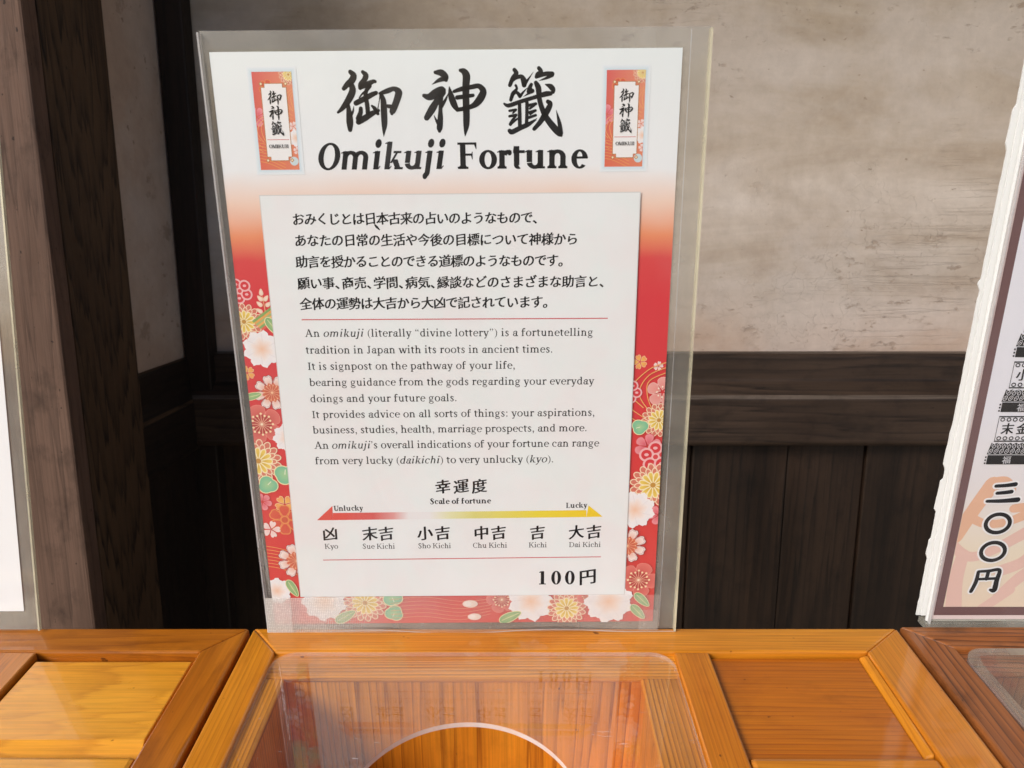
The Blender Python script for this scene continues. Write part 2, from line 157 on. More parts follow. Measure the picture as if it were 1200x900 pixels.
def plaster():
    k = N('stained_old_plaster')
    v = k.coords((1.0, 1.0, 1.0), rand=False)
    st = k.noise(k.coords((1.3, 1, 7), rand=False), 2.0, 7, 0.6, 0.8)          # level trowel and water streaks
    bl = k.noise(v, 5.0, 8, 0.62, 0.3)
    fine = k.noise(v, 60.0, 6, 0.7)
    col = k.mix(k.ramp(st, [(0.32, (0, 0, 0)), (0.66, (1, 1, 1))]), (0.395, 0.315, 0.240), (0.590, 0.515, 0.445))
    col = k.mix(k.math('MULTIPLY', k.ramp(bl, [(0.46, (0, 0, 0)), (0.7, (1, 1, 1))]), 0.5), col, (0.34, 0.265, 0.205))
    tcz = k.n('SeparateXYZ'); k.l(v, tcz.inputs[0])
    low = k.ramp(k.math('ADD', tcz.outputs[2], k.math('MULTIPLY', k.math('SUBTRACT', bl, 0.5), 0.16)), [(0.02, (1, 1, 1)), (0.10, (0, 0, 0))])
    col = k.mix(k.math('MULTIPLY', low, 0.55), col, (0.46, 0.305, 0.225))               # rusty damp mark above the rail
    up = k.ramp(k.math('ADD', tcz.outputs[2], k.math('MULTIPLY', k.math('SUBTRACT', bl, 0.5), 0.2)), [(0.16, (0, 0, 0)), (0.40, (1, 1, 1))])
    col = k.mix(k.math('MULTIPLY', up, 0.6), col, (0.36, 0.290, 0.205))                # tan higher up, with the roof's shade painted into the colour
    cr = k.n('TexVoronoi'); cr.feature = 'DISTANCE_TO_EDGE'; cr.inputs['Scale'].default_value = 9
    wv = k.n('Mapping'); wv.inputs['Scale'].default_value = (0.7, 1, 2.6); k.l(v, wv.inputs[0])
    wz = k.n('VectorMath', operation='ADD'); k.l(wv.outputs[0], wz.inputs[0])
    nn = k.n('TexNoise'); nn.inputs['Scale'].default_value = 7; nn.inputs['Detail'].default_value = 5; k.l(v, nn.inputs[0]); k.l(nn.outputs['Color'], wz.inputs[1])
    k.l(wz.outputs[0], cr.inputs['Vector'])
    crk = k.math('MULTIPLY', k.ramp(cr.outputs['Distance'], [(0.0, (1, 1, 1)), (0.012, (0, 0, 0))]), k.ramp(k.noise(v, 4.0, 3), [(0.52, (0, 0, 0)), (0.62, (1, 1, 1))]))
    wash = k.ramp(k.noise(k.coords((1, 1, 1.7), rand=False), 4.5, 5, 0.6, 0.5), [(0.44, (0, 0, 0)), (0.62, (1, 1, 1))])
    col = k.mix(k.math('MULTIPLY', wash, 0.40), col, (0.62, 0.565, 0.525))                                              # paler limewashed clouds
    col = k.mix(k.math('MULTIPLY', crk, 0.13), col, (0.16, 0.11, 0.075))
    pit = k.ramp(k.noise(k.coords((1, 1, 1.8), rand=False), 95.0, 2), [(0.70, (0, 0, 0)), (0.76, (1, 1, 1))])
    col = k.mix(k.math('MULTIPLY', pit, 0.55), col, (0.17, 0.115, 0.075))
    ln = k.noise(k.coords((0.7, 1, 26), rand=False), 3.0, 4, 0.55, 0.3)                                               # thin level cracks and tide lines
    lnm = k.math('MULTIPLY', k.ramp(ln, [(0.485, (0, 0, 0)), (0.5, (1, 1, 1)), (0.515, (0, 0, 0))]), k.ramp(k.noise(v, 3.2, 4), [(0.56, (0, 0, 0)), (0.66, (1, 1, 1))]))
    col = k.mix(k.math('MULTIPLY', lnm, 0.16), col, (0.22, 0.16, 0.115))
    fl = k.math('MULTIPLY', k.ramp(k.noise(k.coords((1, 1, 2.2), rand=False), 28.0, 6, 0.7), [(0.58, (0, 0, 0)), (0.63, (1, 1, 1))]), k.ramp(k.noise(k.coords((1, 1, 1.6), rand=False), 3.9, 3), [(0.47, (0, 0, 0)), (0.60, (1, 1, 1))]))
    col = k.mix(k.math('MULTIPLY', fl, 0.6), col, (0.27, 0.195, 0.14))                                               # patches where the skim coat has flaked
    col = k.mix(1.0, col, k.ramp(fine, [(0.3, (0.9,) * 3), (0.7, (1.06,) * 3)]), 'MULTIPLY')
    h = k.math('SUBTRACT', k.math('ADD', k.math('MULTIPLY', fine, 0.35), k.math('SUBTRACT', bl, k.math('MULTIPLY', crk, 0.4))), k.math('ADD', k.math('MULTIPLY', fl, 0.6), k.math('MULTIPLY', lnm, 0.5)))
    k.bsdf(col, 0.9, 0.1, bump=h, bstr=0.4, bdist=0.004)
    return k.m
M['plaster'] = plaster()

def ground_mat():
    k = N('pale_gravel'); v = k.coords(rand=False)
    col = k.ramp(k.noise(v, 60, 6, 0.7), [(0.3, (0.26, 0.22, 0.17)), (0.7, (0.50, 0.42, 0.32))])
    k.bsdf(col, 0.95, 0.1); return k.m
M['ground'] = ground_mat()

def clear(name, haze, tint=(1, 1, 1), haze_col=(0.8, 0.8, 0.8), rough=0.05, bump_scale=14, bstr=0.12, ior=1.46, speck=0.0, spec_mul=1.0, dots=False, glare_scuff=0.0):
    """Thin clear plastic: what lies behind, a Fresnel reflection, and a little milky haze."""
    k = N(name)
    v = k.coords(rand=False)
    tr = k.n('BsdfTransparent'); tr.inputs[0].default_value = (*tint, 1)
    gl = k.n('BsdfGlossy'); gl.inputs['Roughness'].default_value = rough
    df = k.n('BsdfDiffuse'); df.inputs[0].default_value = (*haze_col, 1)
    bp = k.n('Bump'); bp.inputs['Strength'].default_value = bstr; bp.inputs['Distance'].default_value = 0.002
    k.l(k.noise(v, bump_scale, 3), bp.inputs['Height'])
    fr = k.n('Fresnel'); geo = k.n('NewGeometry')                       # same reflection seen from either side of the thin sheet
    k.l(k.math('ADD', ior, k.math('MULTIPLY', geo.outputs['Backfacing'], 1 / ior - ior)), fr.inputs[0])
    k.l(bp.outputs[0], gl.inputs['Normal']); k.l(bp.outputs[0], fr.inputs['Normal'])
    hz = k.math('MULTIPLY', k.ramp(k.noise(v, 22, 6, 0.6), [(0.3, (0.55,) * 3), (0.75, (1.3,) * 3)]), haze)
    if glare_scuff:   # cloudy patches down the sheet; front film's milky glare is painted by them
        hz = k.math('ADD', hz, k.math('MULTIPLY', k.ramp(k.noise(k.coords((1, 0.45, 1), rand=False), 17, 4, 0.55, 0.6), [(0.50, (0, 0, 0)), (0.60, (0.7,) * 3), (0.8, (1, 1, 1))]), glare_scuff))
    if speck:
        sc = k.n('Mapping'); sc.inputs['Rotation'].default_value = (0, 0, 0.7); sc.inputs['Scale'].default_value = (1, 6, 1); k.l(v, sc.inputs[0])
        a = k.ramp(k.noise(sc.outputs[0], 90, 3), [(0.70, (0, 0, 0)), (0.74, (1, 1, 1))])
        b = k.ramp(k.noise(v, 420, 2), [(0.74, (0, 0, 0)), (0.78, (1, 1, 1))])
        hz = k.math('ADD', hz, k.math('MULTIPLY', k.math('ADD', a, b), speck))
    if dots:   # woven dot pattern of the packing tape
        vo = k.n('TexVoronoi'); vo.inputs['Scale'].default_value = 1000; vo.inputs['Randomness'].default_value = 0.15; k.l(v, vo.inputs['Vector'])
        d = k.ramp(vo.outputs['Distance'], [(0.28, (0.42,) * 3), (0.5, (0.16,) * 3)])
        sx = k.n('SeparateXYZ'); k.l(v, sx.inputs[0])
        left = k.ramp(k.math('MULTIPLY', sx.outputs[0], -10.0), [(0.45, (0, 0, 0)), (0.80, (1, 1, 1))])
        hz = k.math('ADD', hz, k.math('MULTIPLY', d, left))
    m1 = k.n('MixShader'); k.l(hz, m1.inputs[0]); k.l(tr.outputs[0], m1.inputs[1]); k.l(df.outputs[0], m1.inputs[2])
    m2 = k.n('MixShader'); k.l(k.math('MULTIPLY', fr.outputs[0], spec_mul), m2.inputs[0]); k.l(m1.outputs[0], m2.inputs[1]); k.l(gl.outputs[0], m2.inputs[2])
    k.l(m2.outputs[0], k.out.inputs[0]); return k.m
M['film_front'] = clear('glossy_clear_film', 0.005, rough=0.05, bstr=0.22, bump_scale=16, glare_scuff=0.035)
M['film_back'] = clear('milky_clear_film', 0.30, tint=(0.80, 0.79, 0.75), haze_col=(0.56, 0.545, 0.48), rough=0.1, bstr=0.25, glare_scuff=0.10)
M['film_edge'] = clear('yellowed_film_edge', 0.5, haze_col=(0.78, 0.74, 0.54), rough=0.2, glare_scuff=0.35)
M['film_edge_clear'] = clear('clear_film_edge', 0.45, haze_col=(0.75, 0.75, 0.75), rough=0.15)
M['tape'] = clear('ribbed_clear_tape', 0.16, haze_col=(0.85, 0.84, 0.80), rough=0.2, bump_scale=300, bstr=0.2, dots=True)
M['acrylic'] = clear('clear_acrylic', 0.02, haze_col=(0.8, 0.74, 0.72), rough=0.0, bump_scale=4, bstr=0.012, ior=1.49, speck=0.25, spec_mul=1.6)
M['acrylic_edge'] = clear('sawn_acrylic_edge', 0.8, haze_col=(0.85, 0.80, 0.79), rough=0.2)
M['acrylic_side'] = clear('polished_acrylic_edge', 0.22, haze_col=(0.85, 0.80, 0.79), rough=0.1)
M['grime'] = clear('grey_grime_on_acrylic', 0.30, haze_col=(0.40, 0.35, 0.27), rough=0.5, glare_scuff=0.5, speck=0.3)
M['ink'] = plain('black_ink', (0.008, 0.008, 0.009), 0.6, 0.2)
M['ink_grey'] = plain('dark_grey_ink', (0.016, 0.016, 0.017), 0.6, 0.2)
M['red_ink'] = plain('red_ink', (0.55, 0.10, 0.11), 0.5)
M['grey_line'] = plain('grey_print_edge', (0.60, 0.60, 0.59), 0.5)

def paper_mat():
    k = N('printed_sign_paper'); v = k.coords(rand=False)
    s = k.n('SeparateXYZ'); k.l(v, s.inputs[0])
    y = k.math('ADD', s.outputs[1], k.math('MULTIPLY', k.math('SUBTRACT', k.noise(v, 14, 3), 0.5), 0.012))
    col = k.ramp(k.math('MULTIPLY', y, 1 / 0.30), [(0.0, (0.62, 0.045, 0.035)), (0.62, (0.62, 0.04, 0.05)), (0.685, (0.63, 0.06, 0.06)), (0.725, (0.75, 0.27, 0.13)), (0.775, (0.79, 0.58, 0.47)), (0.825, (0.77, 0.795, 0.805)), (1.0, (0.75, 0.805, 0.805))])
    k.bsdf(col, 0.6, 0.3); return k.m
M['paper'] = paper_mat()
def panel_mat():
    k = N('white_text_panel_print'); v = k.coords(rand=False)
    a = k.ramp(k.noise(v, 26, 3), [(0.4, (0, 0, 0)), (0.62, (1, 1, 1))]); b = k.ramp(k.noise(k.coords((1.3, 1, 1), rand=False), 31, 3, 0.5, 1.0), [(0.45, (0, 0, 0)), (0.66, (1, 1, 1))])
    col = k.mix(a, (0.755, 0.785, 0.785), (0.755, 0.75, 0.75)); col = k.mix(k.math('MULTIPLY', b, 0.7), col, (0.725, 0.785, 0.775))
    k.bsdf(col, 0.6, 0.3); return k.m
M['panel'] = panel_mat()
def print_mat():
    k = N('colour_print'); a = k.n('VertexColor', layer_name='ink'); k.bsdf(a.outputs[0], 0.6, 0.3); return k.m
M['print'] = print_mat()

# ------------------------------------------------------------------ object helpers
def tag(o, label, cat, group=None, kind=None):
    if label: o['label'] = label
    if cat: o['category'] = cat
    if group: o['group'] = group
    if kind: o['kind'] = kind
    return o
def empty(name, mat, label, cat, group=None):
    o = bpy.data.objects.new(name, None); o.empty_display_size = 0.02; C.objects.link(o); o.matrix_world = mat
    return tag(o, label, cat, group)
def mesh_obj(name, verts, faces, mats, parent=None, fmat=None, label=None):
    me = bpy.data.meshes.new(name); me.from_pydata(verts, [], faces); me.update()
    for m in (mats if isinstance(mats, list) else [mats]): me.materials.append(m)
    if fmat:
        for p, i in zip(me.polygons, fmat): p.material_index = i
    o = bpy.data.objects.new(name, me); C.objects.link(o)
    if parent: o.parent = parent
    if label: o['label'] = label
    return o
def fix_normals(o):
    bm = bmesh.new(); bm.from_mesh(o.data); bmesh.ops.recalc_face_normals(bm, faces=bm.faces); bm.to_mesh(o.data); bm.free()
def bevel(o, wd=0.0008, seg=2):
    b = o.modifiers.new('bevel', 'BEVEL'); b.width = wd; b.segments = seg; b.limit_method = 'ANGLE'; b.angle_limit = R(35); b.harden_normals = False
def prism(name, poly, z0, z1, mat, parent=None, grain='x', bev=0.0008, label=None, slope=None):
    """A board: plan outline poly (metres, parent's xy) between heights z0 and z1; local X follows the grain."""
    cx = sum(p[0] for p in poly) / len(poly); cy = sum(p[1] for p in poly) / len(poly); cz = (z0 + z1) / 2
    if grain == 'x': rot = Matrix.Identity(3)
    elif grain == 'y': rot = Matrix.Rotation(R(90), 3, 'Z')
    else: rot = Matrix.Rotation(R(-90), 3, 'Y')          # local X -> parent Z
    inv = rot.transposed(); n = len(poly)
    vs = [inv @ Vector((x - cx, y - cy, z0 - cz)) for x, y in poly] + [inv @ Vector((x - cx, y - cy, (slope(x, y) if slope else z1) - cz)) for x, y in poly]
    fs = [tuple(range(n))[::-1], tuple(range(n, 2 * n))] + [(i, (i + 1) % n, n + (i + 1) % n, n + i) for i in range(n)]
    o = mesh_obj(name, vs, fs, mat, parent, label=label); fix_normals(o)
    o.matrix_local = Matrix.Translation((cx, cy, cz)) @ rot.to_4x4()
    if bev: bevel(o, bev)
    return o
def rect(x0, x1, y0, y1): return [(x0, y0), (x1, y0), (x1, y1), (x0, y1)]

# ------------------------------------------------------------------ the setting: ground, wall, pillar
g = mesh_obj('ground', [(-60, -60, 0), (60, -60, 0), (60, 60, 0), (-60, 60, 0)], [(0, 1, 2, 3)], M['ground']); tag(g, 'pale gravel ground in front of the shrine wall', 'ground', kind='structure')
WY = 0.90                                        # wall face, metres in front of the camera
ZR = CAMZ - 0.133                                # top of the rail
wall = empty('plaster_wall', Matrix.Translation((0, WY, ZR)), 'stained pale plaster wall with a dark wooden rail and boarding behind the signs', 'wall')
def wbox(name, x0, x1, y0, y1, z0, z1, mat, parent, grain='x', bev=0.0015, label=None): return prism(name, rect(x0, x1, y0, y1), z0, z1, mat, parent, grain, bev, label)
wp = mesh_obj('plaster_panel', [(-0.40, 0, -0.02), (1.6, 0, -0.02), (1.6, 0, 1.4), (-0.40, 0, 1.4), (-0.40, 0.05, -0.02), (1.6, 0.05, -0.02), (1.6, 0.05, 1.4), (-0.40, 0.05, 1.4)],
    [(0, 1, 2, 3), (7, 6, 5, 4), (0, 4, 5, 1), (1, 5, 6, 2), (2, 6, 7, 3), (3, 7, 4, 0)], M['plaster'], wall)
def rail(name, x0, x1, parent, turn=None):
    prof = [(0.0, 0.001), (0.010, -0.001), (0.014, -0.004), (0.015, -0.034), (0.017, -0.036), (0.033, -0.049), (0.037, -0.053), (0.037, -0.108), (0.033, -0.113), (0.0, -0.116)]   # out from the wall, up
    vs = [(x - (x0 + x1) / 2, -d, z) for x in (x0, x1) for d, z in prof]; n = len(prof)
    fs = [(i, i + 1, n + i + 1, n + i) for i in range(n - 1)] + [tuple(range(n)), tuple(range(2 * n - 1, n - 1, -1)), (n - 1, 0, n, 2 * n - 1)]
    o = mesh_obj(name, vs, fs, [M['rail'], M['rail_highlight_wear']], parent, [1 if i in (5, 0) else 0 for i in range(len(fs))]); fix_normals(o); o.location = ((x0 + x1) / 2, 0, 0); bevel(o, 0.002); return o
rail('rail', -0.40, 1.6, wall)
seams = [-0.395, -0.27, -0.15, -0.03, 0.09, 0.229, 0.351, 0.450, 0.575, 0.70, 0.83, 0.97, 1.1, 1.25, 1.4, 1.6]
for i, (a, b) in enumerate(zip(seams, seams[1:])):
    d = (0.0, 0.003, 0.001, 0.004)[i % 4]
    wbox('wainscot_board', a + 0.0006, b - 0.0006, -0.008 - d * 1.2, 0.02, -ZR + 0.01, -0.1135, M['board'], wall, 'z', 0.0018)
ev = prism('added_eaves', rect(-4.0, 4.0, -1.05, 0.06), 1.40, 1.46, M['board'], wall, 'x', 0.0)       # unseen roof edge, added to shade the wall and alcove
side = empty('side_wall', Matrix.Translation((-0.40, 0.74, ZR)), 'short shadowed plaster wall running back from the dark pillar', 'wall')
wbox('plaster_panel', -0.05, 0.0, 0.0, 0.155, -0.02, 1.4, M['plaster'], side, 'z', 0)
rs = rail('rail', -0.085, 0.045, side); rs.matrix_local = Matrix.Translation((0.0, 0.075, -0.004)) @ Matrix.Rotation(R(90), 4, 'Z') @ Matrix.Diagonal((1.2, 0.34, 1.0, 1.0)); rs.data.materials[0] = M['shaded_joinery']; rs.data.materials[1] = M['shade_brown']
wbox('wainscot_board', -0.03, 0.004, 0.0, 0.155, -ZR + 0.01, -0.118, M['shaded_joinery'], side, 'z', 0.001)
cp = prism('corner_post', rect(-0.3985, -0.368, 0.872, 0.8985), 0.02, ZR + 1.4, M['shaded_joinery'], None, 'z', 0.002)
tag(cp, 'thin dark wooden post in the corner between the two plaster walls', 'post')
pl = empty('pillar', Matrix.Translation((-0.47, 0.68, 0)), 'square timber pillar with a weathered brown face behind the leftmost sign', 'pillar')
prism('facing_board', rect(-0.09, 0.082, -0.06, -0.040), 0.0, ZR + 1.4, M['pillar'], pl, 'z', 0.0025)
prism('post', rect(-0.09, 0.0825, -0.0398, 0.063), 0.0, ZR + 1.4, M['shade_brown'], pl, 'z', 0.003)  # same pillar, split so its shaded side takes a darker colour

# ------------------------------------------------------------------ the sloping row of wooden boxes
PB = Vector((-0.0224, 0.3715, CAMZ - 0.2118))   # foot of the middle sign on the box tops
TILT = R(8.2)
BOXM = Matrix.Translation(PB) @ Matrix.Rotation(TILT, 4, 'X')
def rrect(x0, x1, y0, y1, r, n=10):
    pts = []
    for cx, cy, a in ((x1 - r, y1 - r, 0), (x0 + r, y1 - r, 90), (x0 + r, y0 + r, 180), (x1 - r, y0 + r, 270)):
        for i in range(n + 1):
            t = R(a + 90 * i / n); pts.append((cx + r * math.cos(t), cy + r * math.sin(t)))
    return pts
def ray_out(poly, c, t):
    best = None; d = (math.cos(t), math.sin(t))
    for (x0, y0), (x1, y1) in zip(poly, poly[1:] + poly[:1]):
        ex, ey = x1 - x0, y1 - y0; den = d[0] * ey - d[1] * ex
        if abs(den) < 1e-12: continue
        s = ((x0 - c[0]) * ey - (y0 - c[1]) * ex) / den; u = ((x0 - c[0]) * d[1] - (y0 - c[1]) * d[0]) / den
        if s > 0 and -1e-6 <= u <= 1 + 1e-6 and (best is None or s < best): best = s
    return (c[0] + d[0] * best, c[1] + d[1] * best)
def acrylic(parent, x0, x1, y0, y1, r, hole_c, hole_r, z0, z1, rim=None):
    outer = rrect(x0, x1, y0, y1, r); n = 160
    ang = sorted([2 * math.pi * i / n for i in range(n)] + [math.atan2(p[1] - hole_c[1], p[0] - hole_c[0]) % (2 * math.pi) for p in outer])
    po = [ray_out(outer, hole_c, t) for t in ang]; pi = [(hole_c[0] + hole_r * math.cos(t), hole_c[1] + hole_r * math.sin(t)) for t in ang]
    n = len(ang); vs = [(x, y, z) for z in (z1, z0) for L in (po, pi) for x, y in L]; fs = []; fm = []
    for i in range(n):
        j = (i + 1) % n
        fs += [(i, j, n + j, n + i), (2 * n + i, 3 * n + i, 3 * n + j, 2 * n + j), (i, 2 * n + i, 2 * n + j, j), (n + i, n + j, 3 * n + j, 3 * n + i)]; fm += [0, 0, 2, 1]
    o = mesh_obj('acrylic_cover', vs, fs, [M['acrylic'], M['acrylic_edge'], M['acrylic_side']], parent, fm)
    if rim:   # grime caught along the edge
        inn = rrect(x0 + rim, x1 - rim, y0 + rim, y1 - rim, max(0.002, r - rim)); m = len(outer)
        rnd2 = random.Random(3)
        inn = [(x + rnd2.uniform(-.0006, .0006), y + rnd2.uniform(-.0006, .0006)) for x, y in inn]
        gv = [(x, y, z1 + 0.0002) for x, y in outer] + [(x, y, z1 + 0.0002) for x, y in inn]
        mesh_obj('grime_edge', gv, [(i, (i + 1) % m, m + (i + 1) % m, m + i) for i in range(m)], M['grime'], o)
    return o
def money_box(label, ul, ur, ax0, ax1, mid, prx, mats, edge, vb=0.0015, lip=True, rim=None, left_lip=0.010, inset=0.018):
    """ul..ur outer width, ax0..ax1 acrylic, mid = divider right edge, prx = right edge of the two panels."""
    D = -0.238; H = 0.075
    b = empty('money_box', BOXM @ Matrix.Translation(((ul + ur) / 2, D / 2, -H)), label, 'offering box', 'wooden offering boxes in a row')
    o = (ul + ur) / 2
    X = lambda u: u - o
    Y = lambda v: v - D / 2
    Zt = H
    fr, pan, inn = mats
    vi = -inset; vf = D + inset
    T = 0.014
    A = lambda u0, u1, v0, v1: rect(X(u0), X(u1), Y(v0), Y(v1))
    # mitred frame
    prism('back_rail', [(X(ul), Y(vb)), (X(ur), Y(vb)), (X(prx), Y(vi)), (X(ax0), Y(vi))], Zt - T, Zt, fr, b, 'x', 0.0012)
    prism('front_rail', [(X(ax0), Y(vf)), (X(prx), Y(vf)), (X(ur), Y(D)), (X(ul), Y(D))], Zt - T, Zt, fr, b, 'x', 0.0012)
    prism('left_stile', [(X(ul), Y(D)), (X(ax0), Y(vf)), (X(ax0), Y(vi)), (X(ul), Y(vb))], Zt - T, Zt, fr, b, 'y', 0.0012)
    prism('right_stile', [(X(prx), Y(vf)), (X(ur), Y(D)), (X(ur), Y(vb)), (X(prx), Y(vi))], Zt - T, Zt, fr, b, 'y', 0.0012)
    prism('divider', A(ax1 + 0.0005, mid, vf + 0.0005, vi - 0.0005), Zt - T, Zt, fr, b, 'y', 0.0010)
    # ledge the cover sits on
    lz0, lz1 = Zt - 0.0062, Zt - 0.0026
    e0, e1, eb, ef = ax0 + left_lip, ax1 - 0.020, vi - 0.0165, vf + 0.010
    prism('cover_ledge', A(ax0 - 0.004, ax1 + 0.004, eb, vi + 0.004), lz0, lz1, inn, b, 'x', 0.0012)
    prism('cover_ledge', A(ax0 - 0.004, ax1 + 0.004, vf - 0.004, ef), lz0, lz1, inn, b, 'x', 0.0012)
    prism('cover_ledge', A(ax0 - 0.004, e0, ef + 0.0003, eb - 0.0003), lz0, lz1, inn, b, 'y', 0.0012)
    prism('cover_ledge', A(e1, ax1 + 0.004, ef + 0.0003, eb - 0.0003), lz0, lz1, inn, b, 'y', 0.0012)
    # inner walls and floor
    prism('inner_wall', A(e0 - 0.006, e1 + 0.006, eb + 0.001, eb + 0.009), 0.006, lz0 - 0.0003, inn, b, 'z', 0.0)
    prism('inner_wall', A(e0 - 0.008, e0 - 0.001, ef, eb + 0.0005), 0.006, lz0 - 0.0003, inn, b, 'z', 0.0)
    prism('inner_wall', A(e1 + 0.001, e1 + 0.008, ef, eb + 0.0005), 0.006, lz0 - 0.0003, inn, b, 'z', 0.0)
    prism('inner_wall', A(e0 - 0.006, e1 + 0.006, ef - 0.008, ef - 0.0005), 0.006, lz0 - 0.0003, inn, b, 'z', 0.0)
    # body
    prism('floor_board', A(ul + 0.003, ur - 0.003, D + 0.003, -0.002), 0.0, 0.0055, inn, b, 'x', 0.0)
    prism('side_board', A(ul + 0.001, ul + 0.004, D + 0.005, -0.005), 0.006, Zt - T - 0.0002, fr, b, 'y', 0.0)
    prism('side_board', A(ur - 0.004, ur - 0.001, D + 0.005, -0.005), 0.006, Zt - T - 0.0002, fr, b, 'y', 0.0)
    prism('side_board', A(ul + 0.001, ur - 0.001, -0.0045, -0.0005), 0.006, Zt - T - 0.0002, fr, b, 'x', 0.0)
    prism('side_board', A(ul + 0.001, ur - 0.001, D + 0.0005, D + 0.0045), 0.006, Zt - T - 0.0002, fr, b, 'x', 0.0)
    acrylic(b, X(ax0 + 0.0008), X(ax1 - 0.0008), Y(vf + 0.001), Y(vi - 0.0008), 0.012, (X((ax0 + ax1) / 2), Y(-0.1187)), 0.0512, Zt - 0.0024, Zt + 0.0002, rim)
    return b, X, Y, Zt
def flat_panel(b, X, Y, Zt, u0, u1, v0, v1, mat, raised):
    """A panel let into the frame; raised = margins (side, back, front) of its bevelled field."""
    z = Zt - 0.0035
    if not raised:
        prism('inset_panel', rect(X(u0), X(u1), Y(v0), Y(v1)), Zt - 0.012, z, mat, b, 'x', 0.0006)
        return
    s, bk, ft = raised
    o4 = [(X(u0), Y(v0)), (X(u1), Y(v0)), (X(u1), Y(v1)), (X(u0), Y(v1))]
    i4 = [(X(u0 + s), Y(v0 + ft)), (X(u1 - s), Y(v0 + ft)), (X(u1 - s), Y(v1 - bk)), (X(u0 + s), Y(v1 - bk))]
    cx, cy = X((u0 + u1) / 2), Y((v0 + v1) / 2)
    vs = [(x - cx, y - cy, Zt - 0.012) for x, y in o4] + [(x - cx, y - cy, z - 0.0030) for x, y in o4] + [(x - cx, y - cy, z + 0.0015) for x, y in i4]
    fs = [(3, 2, 1, 0), (8, 9, 10, 11)] + [(i, (i + 1) % 4, 4 + (i + 1) % 4, 4 + i) for i in range(4)] + [(4 + i, 4 + (i + 1) % 4, 8 + (i + 1) % 4, 8 + i) for i in range(4)]
    o = mesh_obj('inset_panel', vs, fs, mat, b); fix_normals(o); o.location = (cx, cy, 0); bevel(o, 0.0005)
def bead(b, X, Y, Zt, u0, u1, v0, v1, mat):
    """sloping moulding along the right edge of a panel opening, u0 low side, u1 frame side"""
    prism('bead', rect(X(u0), X(u1), Y(v0), Y(v1)), Zt - 0.012, Zt - 0.0008, mat, b, 'y', 0.0014, slope=lambda x, y: Zt - 0.0030 if x < X((u0 + u1) / 2) else Zt - 0.0008)

hb = (M['honey'], M['honey'], M['honey_inner'])
b, X, Y, Zt = money_box('honey coloured wooden money box with a clear holed cover under the fortune sign', -0.1222, 0.2378, -0.1045, 0.1085, 0.1275, 0.2125, hb, None)
flat_panel(b, X, Y, Zt, 0.1279, 0.2075, -0.0858, -0.0190, M['amber'], None)
bead(b, X, Y, Zt, 0.2078, 0.2122, -0.0858, -0.0186, M['honey'])
prism('cross_rail', rect(X(0.1280), X(0.2120), Y(-0.1050), Y(-0.0868)), Zt - 0.014, Zt - 0.0004, M['honey'], b, 'x', 0.0022)
flat_panel(b, X, Y, Zt, 0.1279, 0.2120, -0.2190, -0.1056, M['honey'], None)

b, X, Y, Zt = money_box('shiny pale honey wooden box with a raised panel in front of the plain white sign', -0.4850, -0.1248, -0.4650, -0.2520, -0.2315, -0.1450, (M['honey_stile'], M['honey_pale'], M['honey_inner']), None)
flat_panel(b, X, Y, Zt, -0.2310, -0.1455, -0.0850, -0.0186, M['honey_pale'], (0.0015, 0.005, 0.0095))
prism('cross_rail', rect(X(-0.2310), X(-0.1455), Y(-0.1050), Y(-0.0858)), Zt - 0.014, Zt - 0.0006, M['honey_pale'], b, 'x', 0.0022)
flat_panel(b, X, Y, Zt, -0.2310, -0.1455, -0.2190, -0.1056, M['honey_pale'], None)

b, X, Y, Zt = money_box('worn reddish brown wooden box with a grimy edged cover under the 300 yen sign', 0.2405, 0.6010, 0.2615, 0.4700, 0.4900, 0.5760, (M['redwood'], M['redwood'], M['redwood']), None, 0.003, rim=0.0055, inset=0.0150)
flat_panel(b, X, Y, Zt, 0.4904, 0.5755, -0.2215, -0.0160, M['redwood'], None)

# the bench that carries the row of boxes
ct = empty('bench', Matrix.Translation((0.0, PB.y - 0.12, 0)), 'dark wooden bench carrying the row of offering boxes', 'bench')
tb = prism('bench_top', rect(-0.50, 0.64, -0.16, 0.13), -0.012, 0.0, M['board'], ct, 'x', 0.002)
tb.matrix_local = ct.matrix_world.inverted() @ BOXM @ Matrix.Translation((0.05, -0.119, -0.0755 - 0.006)) @ Matrix.Identity(4)
for x in (-0.44, 0.58):
    for y, zz in ((-0.10, 0.895), (0.07, 0.920)):
        prism('leg', rect(x - 0.02, x + 0.02, y - 0.02, y + 0.02), 0.0, zz, M['board'], ct, 'z', 0.002)

